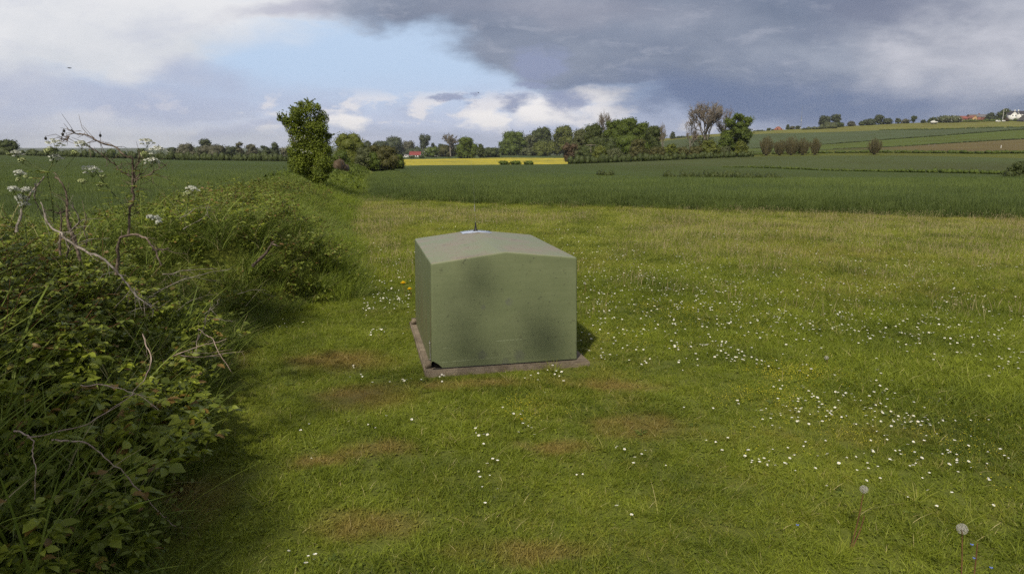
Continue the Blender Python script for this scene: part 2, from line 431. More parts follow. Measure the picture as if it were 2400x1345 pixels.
# right dark cloud bank
dark = union(blob(1720, 40, 720, 170, .12), blob(1080, -5, 260, 55, .4, .1), blob(1850, 170, 470, 130, .3), blob(2300, 60, 520, 260, .3), blob(1330, 165, 120, 60, .5), blob(1180, 70, 110, 45, .5), blob(2300, 250, 700, 60, .5))
dk = mixc(nt, n_b.step(.34, .68), lin(108, 120, 143), lin(152, 160, 177))
dk = mixc(nt, n_f.step(.42, .62) * .55, dk, lin(122, 133, 155)); dk = mixc(nt, noise(nt, combine(nt, a, e * 3., 11.), 14., 7, .65, .3).step(.5, .72) * .4, dk, lin(176, 180, 194))
lowb = union(blob(1640, 245, 330, 75, .6), blob(2000, 262, 420, 50, .7))
dk = mixc(nt, lowb * .85, dk, lin(100, 117, 152))
light = union(blob(2330, 110, 190, 120, .6), blob(2150, 160, 140, 60, .8), blob(2420, 190, 200, 40, .7))
dk = mixc(nt, light * (.12 + n_f * .95), dk, lin(212, 212, 220))
dk = mixc(nt, blob(2060, 40, 140, 50, .7) * .6, dk, lin(122, 128, 150))
dk = mixc(nt, blob(1330, 20, 260, 34, .8) * .4, dk, lin(158, 158, 172))
cc = mixc(nt, dark, cc, dk)
wis = union(blob(1188, 238, 46, 11, .6), blob(1320, 238, 50, 20, .6), blob(1030, 240, 30, 7, .6), blob(1265, 150, 50, 30, .5), blob(1245, 198, 34, 16, .6))
cc = mixc(nt, wis * .85, cc, lin(140, 150, 180))
cc = mixc(nt, (e.step(.05, .0) * a.step(-.1, .25)) * .35, cc, lin(168, 174, 198))
bg_cl = nt.nodes.new('ShaderNodeBackground'); nt.links.new(cc, bg_cl.inputs[0]); bg_cl.inputs[1].default_value = .97
# elsewhere: broken cover over the sky texture
n_up = noise(nt, combine(nt, x / (z.max(.02) + .25), y / (z.max(.02) + .25), 0.), 1.4, 6, .55)
bg_c2 = nt.nodes.new('ShaderNodeBackground'); nt.links.new(mixc(nt, n_up.step(.4, .65), lin(218, 212, 206), lin(150, 150, 156)), bg_c2.inputs[0]); bg_c2.inputs[1].default_value = 1.0
mA = nt.nodes.new('ShaderNodeMixShader'); nt.links.new((n_up.step(.42, .55) * .85).s, mA.inputs[0]); nt.links.new(bg_sky.outputs[0], mA.inputs[1]); nt.links.new(bg_c2.outputs[0], mA.inputs[2])
front = (y.step(.2, .45) * e.step(.5, .25)).clamp()
mB = nt.nodes.new('ShaderNodeMixShader'); nt.links.new(front.s, mB.inputs[0]); nt.links.new(mA.outputs[0], mB.inputs[1]); nt.links.new(bg_cl.outputs[0], mB.inputs[2])
wo = nt.nodes.new('ShaderNodeOutputWorld'); nt.links.new(mB.outputs[0], wo.inputs[0])
w.cycles.sampling_method = 'MANUAL'; w.cycles.sample_map_resolution = 512
sd = bpy.data.lights.new('sun', 'SUN'); sun = bpy.data.objects.new('sun', sd); COL.objects.link(sun)
sd.energy = 3.9; sd.angle = math.radians(2.2); sd.color = (1, .92, .76)
sun.rotation_euler = to_sun.to_track_quat('Z', 'Y').to_euler()
sc.view_settings.view_transform = 'Standard'; sc.view_settings.look = 'None'; sc.view_settings.exposure = .14; sc.view_settings.gamma = 1
sc.render.engine = 'CYCLES'; sc.cycles.use_denoising = False
try: sc.cycles.denoiser = 'OPENIMAGEDENOISE'; sc.cycles.denoising_input_passes = 'RGB_ALBEDO_NORMAL'
except Exception: pass
sc.cycles.max_bounces = 6; sc.cycles.diffuse_bounces = 3; sc.cycles.glossy_bounces = 2; sc.cycles.transmission_bounces = 3; sc.cycles.transparent_max_bounces = 4
sc.cycles.use_adaptive_sampling = True; sc.cycles.adaptive_threshold = .015

# ------------------------------------------------------------------ blades
def blades(mb, base, h, wdt, lean, curl, rng, levels=3, rnd=None, az=None, mat=0):
    n = len(base); az = rng.uniform(0, 2 * PI, n) if az is None else az
    d = np.stack([np.cos(az), np.sin(az), az * 0], 1); sd_ = rng.uniform(0, PI, n); s = np.stack([np.cos(sd_), np.sin(sd_), sd_ * 0], 1)
    V = []; 
    for l in range(levels):
        t = l / (levels - 1); c = base + d * (h * (lean * t + curl * t * t))[:, None] + np.array([0, 0, 1.]) * (h * (t - .5 * np.minimum(curl, 1.6) * t * t * .6))[:, None]
        if l < levels - 1:
            ww = (wdt * (1 - .55 * t))[:, None] * .5; V += [c - s * ww, c + s * ww]
        else: V.append(c)
    k = len(V); VV = np.stack(V, 1).reshape(-1, 3); i = np.arange(n)[:, None] * k
    rr = np.repeat(rng.uniform(0, 1, n) if rnd is None else rnd, k)
    for l in range(levels - 2):
        mb.add(VV if l == 0 else np.zeros((0, 3)), i + np.array([[2 * l, 2 * l + 1, 2 * l + 3, 2 * l + 2]]) - (mb.n - 0 if l == 0 else mb.n) + (mb.n if l == 0 else mb.n - len(VV)), rr if l == 0 else np.zeros(0), mat)
    l = levels - 2
    if levels == 2: mb.add(VV, i + np.array([[0, 1, 2]]), rr, mat)
    else: mb.add(np.zeros((0, 3)), i + np.array([[2 * l, 2 * l + 1, 2 * l + 2]]) - len(VV), np.zeros(0), mat)

def scatter(name, label, pts, scl, rot, tiles, cat=None, tilt=None):
    """one stuff object: tiles instanced on points"""
    me = bpy.data.meshes.new(name); me.vertices.add(len(pts)); me.vertices.foreach_set('co', np.asarray(pts, np.float32).ravel())
    for nm, arr, ty in (('scl', scl, 'FLOAT'), ('rot', rot, 'FLOAT'), ('pick', RNG.integers(0, len(tiles), len(pts)), 'INT')):
        at_ = me.attributes.new(nm, ty, 'POINT'); at_.data.foreach_set('value', np.asarray(arr, np.float32 if ty == 'FLOAT' else np.int32))
    o = bpy.data.objects.new(name, me); COL.objects.link(o)
    g = bpy.data.node_groups.new(name, 'GeometryNodeTree')
    g.interface.new_socket('Geometry', in_out='INPUT', socket_type='NodeSocketGeometry'); g.interface.new_socket('Geometry', in_out='OUTPUT', socket_type='NodeSocketGeometry')
    gi = g.nodes.new('NodeGroupInput'); go = g.nodes.new('NodeGroupOutput'); ip = g.nodes.new('GeometryNodeInstanceOnPoints'); jn = g.nodes.new('GeometryNodeJoinGeometry')
    for i, t in enumerate(tiles):
        oi = g.nodes.new('GeometryNodeObjectInfo'); oi.inputs['Object'].default_value = t; oi.inputs['As Instance'].default_value = True
        g.links.new(oi.outputs['Geometry'], jn.inputs[0])
    def na(nm, ty):
        n = g.nodes.new('GeometryNodeInputNamedAttribute'); n.data_type = ty; n.inputs[0].default_value = nm; return n.outputs[0]
    cx = g.nodes.new('ShaderNodeCombineXYZ'); g.links.new(na('rot', 'FLOAT'), cx.inputs[2])
    e2r = g.nodes.new('FunctionNodeEulerToRotation'); g.links.new(cx.outputs[0], e2r.inputs[0])
    g.links.new(gi.outputs[0], ip.inputs['Points']); g.links.new(jn.outputs[0], ip.inputs['Instance']); ip.inputs['Pick Instance'].default_value = True
    g.links.new(na('pick', 'INT'), ip.inputs['Instance Index']); g.links.new(e2r.outputs[0], ip.inputs['Rotation']); g.links.new(na('scl', 'FLOAT'), ip.inputs['Scale'])
    g.links.new(ip.outputs[0], go.inputs[0])
    md = o.modifiers.new('scatter', 'NODES'); md.node_group = g
    return tag(o, label=label, kind='stuff', cat=cat)
def tile_obj(name, mb, mat):
    return bpy.data.objects.new(name, mb.mesh(name, mat))

# lawn
def disc(n, r, rng):
    a = rng.uniform(0, 2 * PI, n); q = r * np.sqrt(rng.uniform(0, 1, n)); return np.stack([q * np.cos(a), q * np.sin(a), a * 0], 1)
lawn_tiles = []
for i in range(5):
    r = np.random.default_rng(100 + i); mb = MB(); n = 800
    # blades grow in tufts
    cen = disc(46, .19, r); idx = r.integers(0, 46, n); base = cen[idx] + r.normal(0, .018, (n, 3)) * [1, 1, 0]
    hh = (r.uniform(.016, .038, n) + .03 * r.uniform(0, 1, n) ** 5) * r.uniform(.7, 1.35, 46)[idx]
    blades(mb, base, hh, r.uniform(.002, .0038, n), r.uniform(.05, 1.1, n), r.uniform(0, .9, n), r, 3, rnd=np.clip(r.uniform(0, 1, n) * .7 + r.uniform(0, .3, 46)[idx], 0, 1))
    # clover-like broad leaves
    n2 = 26; b2 = disc(n2, .19, r) + [0, 0, .016]
    for q in b2:
        for k in range(3):
            a_ = r.uniform(0, 2 * PI); s_ = r.uniform(.005, .010); c_ = q + np.array([math.cos(a_), math.sin(a_), 0]) * s_
            u = np.array([math.cos(a_), math.sin(a_), r.uniform(-.3, .5)]) * s_; v_ = np.array([-math.sin(a_), math.cos(a_), r.uniform(-.2, .2)]) * s_ * .8
            mb.add([c_ - u, c_ + v_, c_ + u, c_ - v_], [[0, 1, 2, 3]], r.uniform(.1, .7))
    lawn_tiles.append(tile_obj('lawn_tuft', mb, M_grass))
def jitter_grid(x0, x1, y0, y1, s):
    X, Y = np.meshgrid(np.arange(x0, x1, s), np.arange(y0, y1, s)); X = X.ravel() + RNG.uniform(-.45, .45, X.size) * s; Y = Y.ravel() + RNG.uniform(-.45, .45, Y.size) * s
    return X, Y
X, Y = jitter_grid(-9, 20, .9, 24.5, .19)
s = sdist(X, Y); bc = (X - (-.2)) ** 2
def in_slab(X, Y, m=0.):
    # slab frame
    dx = X - BX0; dy = Y - BY0; u = dx * BU[0] + dy * BU[1]; v = dx * BV[0] + dy * BV[1]
    return (u > -.045 - m) & (u < 1.15 + .085 + m) & (v > -.04 - m) & (v < 1.47 + .09 + m)
YAW = math.radians(12.4); BU = (math.cos(YAW), math.sin(YAW)); BV = (-math.sin(YAW), math.cos(YAW))
pfl = on_ground(1012, 866, .04); BX0, BY0 = float(pfl[0]), float(pfl[1])
vis = (np.abs(X) < Y * .80 + 1.3)
ok = vis & (s < .35) & (Y < edge_y(X) + .8) & ~in_slab(X, Y, -.02)
X, Y = X[ok], Y[ok]
meadow = np.clip(sstep(7.6, 9.0, Y + .35 * X) + .75 * sstep(1.2, 3.2, X - .25 * (6 - Y)), 0, 1)
near_slab = in_slab(X, Y, .22)
scl = (.9 + .6 * meadow) * RNG.uniform(.75, 1.25, len(X)) * (1 + .25 * hnoise(X, Y, 2.5, 11))
scl = np.where(near_slab, np.minimum(scl, .75), scl)
scatter('lawn_grass', 'short mown and meadow grass of the lawn', np.stack([X, Y, ground(X, Y) - .004], 1), scl, RNG.uniform(0, 2 * PI, len(X)), lawn_tiles)

tus = []
for i in range(3):
    r = np.random.default_rng(150 + i); mb = MB(); n = 60; base = disc(n, .045, r)
    blades(mb, base, r.uniform(.05, .13, n), r.uniform(.002, .004, n), r.uniform(.2, 1.1, n), r.uniform(.2, 1.2, n), r, 5, rnd=r.uniform(.3, .93, n)); tus.append(tile_obj('tussock', mb, M_grass))
X, Y = jitter_grid(-4, 18, 1.7, 20, .24)
pr = .10 + .3 * (hnoise(X, Y, 2.3, 41) > .1) + .35 * sstep(2.0, 4.0, X + .3 * (5 - Y)); ok = (RNG.uniform(0, 1, len(X)) < pr) & (sdist(X, Y) < .1) & (Y < edge_y(X)) & ~in_slab(X, Y, .08) & (np.abs(X) < Y * .8 + .5)
scatter('grass_tussocks', 'longer grass tussocks in the lawn', np.stack([X[ok], Y[ok], ground(X[ok], Y[ok])], 1), RNG.uniform(.5, 1.15, ok.sum()), RNG.uniform(0, 6.28, ok.sum()), tus)
# dry stalks in the meadow
M_straw = leaf_mat('dry stalk', (.24, .17, .08, 1), (.58, .48, .30, 1), .2)
st_t = []
for i in range(4):
    r = np.random.default_rng(300 + i); mb = MB(); n = 26; base = disc(n, .22, r)
    blades(mb, base, r.uniform(.08, .2, n), r.uniform(.002, .0035, n), r.uniform(0, .35, n), r.uniform(0, .3, n), r, 3)
    for q in range(9):
        p = base[q] + [r.uniform(-.02, .02), r.uniform(-.02, .02), r.uniform(.1, .19)]; mb.sphere(p, (.004, .004, .008), 4, rnd=r.uniform(.4, 1))
    st_t.append(tile_obj('stalk_tuft', mb, M_straw))
X, Y = jitter_grid(-6, 20, 7, 22.5, .3)
pxx, pyy = project(np.stack([X, Y, X * 0], 1))
dens = .08 + 1.2 * np.exp(-((pyy - 560) / 55) ** 2) * sstep(1350, 1700, pxx) + 1. * np.exp(-((pxx - 870) / 50) ** 2 - ((pyy - 560) / 90) ** 2) + .9 * np.exp(-((pyy - 515) / 18) ** 2) * (pxx < 1400) + .5 * np.exp(-((pyy - 700) / 120) ** 2) * sstep(1900, 2300, pxx)
ok = (RNG.uniform(0, 1, len(X)) < dens * (.5 + .9 * (hnoise(X, Y, 1.3, 21) > -.1))) & (sdist(X, Y) < -.1) & (Y < edge_y(X) + .1) & (np.abs(X) < Y * .8 + 1) & ~in_slab(X, Y, .2)
scatter('dry_grass_stalks', 'pale dry seed stalks standing in the meadow grass', np.stack([X[ok], Y[ok], ground(X[ok], Y[ok])], 1), RNG.uniform(.7, 1.35, ok.sum()), RNG.uniform(0, 6.28, ok.sum()), st_t)

# wheat
M_wheat = None
def mk_wheat():
    m, nt, b = new_mat('wheat blades'); r = attr(nt, 'rnd'); pos = geo_pos(nt); n = (noise(nt, pos, .5, 3) + noise(nt, pos, .09, 3)) * .5
    sepz = nt.nodes.new('ShaderNodeSeparateXYZ'); nt.links.new(pos, sepz.inputs[0])
    c = mixc(nt, (r * .7 + (n - .5) * 2.2 + .1).clamp(), (.064, .094, .027, 1), (.175, .222, .054, 1))
    nt.links.new(c, b.inputs['Base Color']); b.inputs['Roughness'].default_value = .5; add_translucent(nt, b, c, .25); return m
M_wheat = mk_wheat()
wt = []
for i in range(4):
    r = np.random.default_rng(400 + i); mb = MB(); n = 170; base = disc(n, .34, r)
    blades(mb, base, r.uniform(.34, .56, n), r.uniform(.007, .013, n), r.uniform(-.1, .28, n), r.uniform(0, .3, n), r, 4)
    n = 90; base = disc(n, .34, r) + [0, 0, .2]
    blades(mb, base, r.uniform(.15, .3, n), r.uniform(.006, .01, n), r.uniform(.2, .9, n), r.uniform(.2, 1.0, n), r, 4)
    wt.append(tile_obj('wheat_tuft', mb, M_wheat))
X, Y = jitter_grid(-70, 70, 3, 84, .5); s = sdist(X, Y)
ok = (RNG.uniform(0, 1, len(X)) < sstep(84, 48, Y) + (Y < 48)) & (np.abs(X) < Y * .82 + 2) & ((s > 3.7) | ((s < -.55) & (Y > edge_y(X) + .25)))
X2, Y2 = jitter_grid(-7, 26, 12, 26, .3); ok2 = (np.abs(X2) < Y2 * .82 + 2) & (sdist(X2, Y2) < -.6) & (Y2 > edge_y(X2) + .12 * hnoise(X2, Y2, 2, 9)) & (Y2 < edge_y(X2) + 3.4)
Xa = np.concatenate([X[ok], X2[ok2]]); Ya = np.concatenate([Y[ok], Y2[ok2]])
gz = top(Xa, Ya) - .45; gz = np.where(sdist(Xa, Ya) > 0, np.maximum(gz, gz), gz)
sw = RNG.uniform(.8, 1.1, len(Xa)) * (1 + .06 * hnoise(Xa, Ya, .8, 4)) * (.72 + .28 * sstep(0, 1.0, np.where(sdist(Xa, Ya) > 0, 9, Ya - edge_y(Xa)) + .5 * hnoise(Xa, Ya, 3, 6))) * (.7 + .3 * sstep(0, 2., np.where(sdist(Xa, Ya) > 0, 9, -sdist(Xa, Ya) - .4)))
scatter('wheat', 'young green wheat crop standing in the field', np.stack([Xa, Ya, gz - .02], 1), sw, RNG.uniform(0, 6.28, len(Xa)), wt)

# bank grass
M_bank = leaf_mat('bank grass', (.058, .092, .013, 1), (.24, .30, .048, 1), .3, third=(.36, .32, .16, 1), nscale=1.5)
bt = []
for i in range(5):
    r = np.random.default_rng(500 + i); mb = MB(); n = 240; base = disc(n, .2, r); az0 = r.uniform(0, 6.28)
    blades(mb, base, r.uniform(.1, .38, n), r.uniform(.003, .007, n), r.uniform(.05, .55, n), r.uniform(.15, 1.1, n), r, 6, az=az0 + r.normal(0, 1.8, n))
    bt.append(tile_obj('long_grass_tuft', mb, M_bank))
wg = []
for i in range(3):
    r = np.random.default_rng(560 + i); mb = MB(); n = 34; base = disc(n, .16, r)
    blades(mb, base, r.uniform(.25, .6, n), r.uniform(.006, .012, n), r.uniform(.02, .35, n), r.uniform(.1, .95, n), r, 7)
    wg.append(tile_obj('broad_grass_tuft', mb, M_bank))
X, Y = jitter_grid(-6, 0, 1.9, 7.2, .17); s = sdist(X, Y)
ok = (s > .1) & (np.hypot(X, Y) > 2.7) & (s < 3.) & (RNG.uniform(0, 1, len(X)) < np.where(Y < 3.1, .9, .18))
scatter('broad_grass', 'broad bladed arching grass growing through the near hedge', np.stack([X[ok], Y[ok], ground(X[ok], Y[ok])], 1), RNG.uniform(.65, 1.2, ok.sum()) * np.where(s[ok] < .2, .7, 1) * np.where(Y[ok] < 3., 1.15, 1), RNG.uniform(0, 6.28, ok.sum()), wg)
X, Y = jitter_grid(-22, 0, 1.4, 62, .2); s = sdist(X, Y)
front_ = (Y < 6.9)
pr = np.where(front_, .8, 1.0) * np.where(Y > 30, .5, 1)
ok = (s > np.where(Y > 21.5, -1.1, -.12)) & (s < 4.3) & (X > -Y * .8 - 1.2) & (RNG.uniform(0, 1, len(X)) < pr)
X, Y, s = X[ok], Y[ok], s[ok]
scl = np.where(Y < 6.9, .85, .82) * RNG.uniform(.6, 1.2, len(X)) * (1 + .3 * hnoise(X, Y, 1.4, 17)) * np.where(s < .1, .7, 1)
M_fresh = leaf_mat('fresh grass', (.11, .16, .016, 1), (.32, .38, .045, 1), .4, nscale=1.5)
ft = []
for i in range(3):
    r = np.random.default_rng(590 + i); mb = MB(); n = 150; base = disc(n, .2, r)
    blades(mb, base, r.uniform(.12, .42, n), r.uniform(.003, .006, n), r.uniform(.02, .4, n), r.uniform(.05, .8, n), r, 5); ft.append(tile_obj('fresh_grass_tuft', mb, M_fresh))
X3, Y3 = jitter_grid(-14, 0, 7.6, 40, .19); s3 = sdist(X3, Y3); k3 = (s3 > -.1) & (s3 < 1.1) & (RNG.uniform(0, 1, len(X3)) < .95 - .7 * s3) & (hnoise(X3, Y3, 1.2, 71) > -.1)
scatter('fresh_grass', 'bright fresh grass along the right flank of the hedge bank', np.stack([X3[k3], Y3[k3], ground(X3[k3], Y3[k3])], 1), RNG.uniform(.5, 1.15, k3.sum()), RNG.uniform(0, 6.28, k3.sum()), ft)
X3, Y3 = jitter_grid(-6, 26, 12, 25, .3); k3 = (Y3 > edge_y(X3) - .25) & (Y3 < edge_y(X3) + .55) & (sdist(X3, Y3) < 0) & (np.abs(X3) < Y3 * .8 + 1)
scatter('margin_grass', 'uneven grass where the lawn meets the wheat', np.stack([X3[k3], Y3[k3], ground(X3[k3], Y3[k3])], 1), RNG.uniform(.35, .75, k3.sum()), RNG.uniform(0, 6.28, k3.sum()), bt)
scatter('long_grass', 'long arching grass covering the hedge bank', np.stack([X, Y, ground(X, Y) - .01], 1), scl, RNG.uniform(0, 6.28, len(X)), bt)

# ------------------------------------------------------------------ cabinet cover and slab
def box_paint():
    m, nt, b = new_mat('weathered green fibreglass')
    pos = obj_pos(nt); sep = nt.nodes.new('ShaderNodeSeparateXYZ'); nt.links.new(pos, sep.inputs[0])
    x, y, z = (E(nt, sep.outputs[i]) for i in range(3))
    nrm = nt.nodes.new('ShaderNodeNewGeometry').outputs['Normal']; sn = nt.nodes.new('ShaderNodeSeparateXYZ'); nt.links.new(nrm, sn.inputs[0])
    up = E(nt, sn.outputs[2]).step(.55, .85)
    n1 = noise(nt, pos, 2.6, 4, .55); n2 = noise(nt, pos, 17, 5, .7); n3 = noise(nt, pos, 70, 3, .6)
    streak = noise(nt, combine(nt, x * 14., y * 14., z * 1.2), 1., 4, .6); hs = noise(nt, combine(nt, x * 2.2, y * 2.2, z * 40.), 1., 3, .6)
    c = mixc(nt, (n1 * 1.3 + (hs - .5) * .5 - .2).clamp(), (.104, .126, .060, 1), (.17, .19, .100, 1))
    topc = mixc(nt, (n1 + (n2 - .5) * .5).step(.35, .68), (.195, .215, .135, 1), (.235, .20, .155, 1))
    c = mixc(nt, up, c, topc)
    side = (E(nt, sn.outputs[0]) * -1.).step(.6, .9) * z.step(.75, .1)
    c = mixc(nt, side * streak.step(.45, .62) * .6, c, (.16, .115, .07, 1))
    # algae spots, specks, patches near the bottom
    c = mixc(nt, ((n2 + (n1 - .5) * .4).step(.60, .72)) * .6, c, (.055, .060, .035, 1))
    c = mixc(nt, n3.step(.60, .70) * n2.step(.45, .6) * .85, c, (.035, .037, .026, 1))
    c = mixc(nt, n3.step(.36, .28) * n1.step(.4, .6) * .4, c, (.22, .25, .15, 1))
    for (cx_, cz_, r_) in ((.39, .085, .036), (.68, .06, .045), (.40, .46, .018), (.60, .49, .03), (.57, .02, .03)):
        dx = (x - cx_ + (n2 - .5) * .04) / r_; dz = (z - cz_ + (n2 - .5) * .03) / r_
        c = mixc(nt, ((dx * dx + dz * dz).sqrt().step(1.3, .6) * y.step(.05, .02)) * .6 * n3.step(.2, .6), c, (.10, .105, .085, 1))
    for z_, x0, x1 in ((.187, .47, .78), (.155, .06, .18), (.045, .03, .55)):
        line = (z - z_ - (x - x0) * .025 + (n1 - .5) * .01); sc_ = ((line * line).sqrt()).step(.0032, .001) * x.step(x0, x0 + .05) * x.step(x1, x1 - .1) * n3.step(.42, .55) * y.step(.05, .02)
        c = mixc(nt, sc_ * .6, c, (.36, .40, .26, 1))
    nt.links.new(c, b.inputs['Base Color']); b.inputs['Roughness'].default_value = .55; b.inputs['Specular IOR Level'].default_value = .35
    bump(nt, b, n2 * .6 + n3 * .3 + hs * .3, .25, .006); return m
M_box = box_paint()
M_dark = plain_mat('painted hole shade', (.01, .009, .008, 1), (.03, .025, .02, 1))
M_black = plain_mat('black rubber', (.012, .012, .013, 1), (.03, .03, .03, 1), 30, .5)
M_zinc = plain_mat('galvanised sheet', (.28, .32, .42, 1), (.40, .44, .54, 1), 25, .35)
M_steel = plain_mat('dull steel', (.16, .16, .15, 1), (.3, .3, .28, 1), 60, .5)
def conc():
    m, nt, b = new_mat('aged concrete'); pos = obj_pos(nt); n = noise(nt, pos, 9, 6, .7); k = noise(nt, pos, 120, 3, .7)
    c = mixc(nt, n.step(.3, .7), (.12, .095, .068, 1), (.245, .20, .15, 1)); c = mixc(nt, k.step(.6, .75) * .6, c, (.36, .32, .27, 1)); c = mixc(nt, k.step(.4, .28) * .7, c, (.06, .05, .04, 1))
    nt.links.new(c, b.inputs['Base Color']); b.inputs['Roughness'].default_value = .95; bump(nt, b, n + k, .8, .006); return m
M_conc = conc()
W, D = 1.15, 1.49
cab = empty('equipment_cabinet', (BX0, BY0, .045), 'weathered olive green fibreglass cabinet cover with shallow gabled top, on a concrete slab', 'cabinet', rz=YAW)
def shell():
    bm = bmesh.new(); tp = .012
    H0, HR = .80, .865
    P = {}
    def v(n, *c): P[n] = bm.verts.new(c)
    # front with a broken lower left corner
    v('f0', .085, 0, 0); v('f0a', .05, 0, .035); v('f0b', .012, 0, .06); v('f1', 0, 0, .062); v('f2', tp, tp, H0 + .005); v('fr', W / 2, tp, HR + .01); v('f3', W - tp, tp, H0 + .012); v('f4', W, 0, 0)
    v('b0', 0, D, 0); v('b2', tp, D - tp, H0 + .005); v('br', W / 2, D - tp, HR + .01); v('b3', W - tp, D - tp, H0 + .012); v('b4', W, D, 0); v('l0', 0, .035, .0)
    f = lambda *n: bm.faces.new([P[k] for k in n])
    f('f0', 'f4', 'f3', 'fr', 'f2', 'f1', 'f0b', 'f0a'); f('l0', 'f1', 'f2', 'b2', 'b0'); f('b0', 'b2', 'br', 'b3', 'b4'); f('f4', 'b4', 'b3', 'f3'); f('f2', 'fr', 'br', 'b2'); f('fr', 'f3', 'b3', 'br')
    bm.normal_update()
    es = [e for e in bm.edges if len(e.link_faces) == 2]
    def is_ridge(e): return {e.verts[0], e.verts[1]} == {P['fr'], P['br']}
    bmesh.ops.bevel(bm, geom=[e for e in es if not is_ridge(e)] + [], offset=.015, segments=3, affect='EDGES', profile=.6)
    rid = [e for e in bm.edges if abs(e.verts[0].co.x - W / 2) < .01 and abs(e.verts[1].co.x - W / 2) < .01 and abs(e.verts[0].co.y - e.verts[1].co.y) > .5]
    if rid: bmesh.ops.bevel(bm, geom=rid, offset=.045, segments=3, affect='EDGES', profile=.5)
    bmesh.ops.recalc_face_normals(bm, faces=bm.faces)
    me = bpy.data.meshes.new('cover_shell'); bm.to_mesh(me); bm.free()
    for p in me.polygons: p.use_smooth = True
    me.materials.append(M_box)
    o = bpy.data.objects.new('cover_shell', me); COL.objects.link(o); o.parent = cab
    try: me.set_sharp_from_angle(angle=math.radians(40))
    except Exception: pass
    return o
shell()
mb = MB(); mb.box(.03, W - .03, .03, D - .03, .0, .5); mb.build('dark_hole_block', M_dark, cab)  # near-black block added so the broken corner reads as a shaded hole
mb = MB(); mb.box(.008, W - .008, -.004, .004, -.001, .004); mb.build('bottom_seal', M_black, cab)
# antenna
rz_ = lambda x: .81 + (.875 - .81) * (1 - abs(x - W / 2) / (W / 2)) - .004
ax, ay = W / 2 - .005, D - .14
mb = MB()
for sgn in (-1, 1):
    x0, x1 = W / 2, W / 2 + sgn * .138
    v = [(x0, ay - .085, rz_(x0) + .004), (x1, ay - .075, rz_(x1) + .006), (x1, ay + .09, rz_(x1) + .006), (x0, ay + .09, rz_(x0) + .004)]
    v += [(a_, b_, c_ + .003) for a_, b_, c_ in v]
    mb.add(v, [(0, 1, 2, 3), (4, 5, 6, 7), (0, 1, 5, 4), (1, 2, 6, 5), (2, 3, 7, 6)])
    for q in (-.06, .075): mb.sphere((x0 + sgn * .1, ay + q, rz_(x1) + .01), .006, 6)
mb.build('mounting_plate', M_zinc, cab)
mb = MB(); zt = rz_(ax) + .005
mb.tube([(ax, ay, zt), (ax, ay, zt + .008), (ax, ay, zt + .016), (ax, ay, zt + .045), (ax - .001, ay, zt + .08)], [.022, .02, .013, .009, .005], 12)
ab = mb.build('antenna', M_black, cab, smooth=True)
mb = MB(); mb.tube([(ax, ay, zt + .07), (ax - .006, ay, zt + .26), (ax - .02, ay, zt + .48), (ax - .036, ay, zt + .70)], [.0009, .0006, .0004, .0003], 6)
mb.build('whip', M_steel, ab)
mb = MB(); mb.tube([(ax - .0055, ay, zt + .185), (ax - .008, ay, zt + .245)], [.004, .004], 8); mb.build('loading_coil', M_steel, ab)
# corner latch and hinges
mb = MB(); mb.tube([(-.004, .05, .04), (-.006, .05, .21)], [.003, .003], 6)
for z_ in (.06, .19): mb.sphere((-.006, .047, z_), .007, 6)
mb.build('corner_rod', M_steel, cab)
mb = MB(); mb.box(-.04, .0, .03, .075, .0, .05); mb.tube([(-.045, .052, .012), (.0, .052, .012)], [.014, .014], 8); mb.build('hinge', M_conc, cab)
mb = MB(); mb.box(-.04, .0, D - .09, D - .04, .0, .05); mb.tube([(-.045, D - .06, .012), (.0, D - .06, .012)], [.014, .014], 8); mb.build('hinge', M_conc, cab)
# slab
slab = MB(); sl = bmesh.new()
bmesh.ops.create_cube(sl, size=1, matrix=Matrix.Translation((W / 2 + .02, D / 2 + .02, -.02)) @ Matrix.Diagonal((W + .145, D + .14, .12, 1)))
bmesh.ops.bevel(sl, geom=sl.edges[:], offset=.012, segments=2, affect='EDGES')
me = bpy.data.meshes.new('concrete_slab'); sl.to_mesh(me); sl.free(); me.materials.append(M_conc)
o = bpy.data.objects.new('concrete_slab', me); COL.objects.link(o); o.location = (BX0, BY0, .0); o.rotation_euler = (0, 0, YAW)
tag(o, 'rough brownish concrete slab under the green cabinet', 'slab')

# ------------------------------------------------------------------ trees
def foliage(mb, rng, blobs, n, size, flat=.35, up=.25, shell=.62):
    B = np.array([b[:6] for b in blobs], float); wgt = (B[:, 3] * B[:, 4] + B[:, 3] * B[:, 5]) ; wgt /= wgt.sum()
    k = rng.choice(len(B), n, p=wgt); d = rng.normal(0, 1, (n, 3)); d /= np.linalg.norm(d, axis=1)[:, None]
    rr = shell + (1.06 - shell) * rng.uniform(0, 1, n) ** .6; rr += rng.normal(0, .05, n)
    c = B[k, :3] + d * B[k, 3:6] * rr[:, None]
    nrm = d * .8 + rng.normal(0, .55, (n, 3)) + [0, 0, up]; nrm /= np.linalg.norm(nrm, axis=1)[:, None]
    t = np.cross(nrm, rng.normal(0, 1, (n, 3))); t /= np.linalg.norm(t, axis=1)[:, None] + 1e-9; b = np.cross(nrm, t)
    s = size * rng.uniform(.6, 1.35, n)[:, None]
    V = np.stack([c - t * s, c + b * s * .55 + nrm * s * .12, c + t * s, c - b * s * .55 + nrm * s * .12], 1).reshape(-1, 3)
    rb = rng.uniform(0, 1, len(B))
    mb.add(V, np.arange(n)[:, None] * 4 + np.array([[0, 1, 2, 3]]), np.repeat(np.clip(rng.uniform(0, 1, n) * .55 + rb[k] * .45, 0, 1), 4))
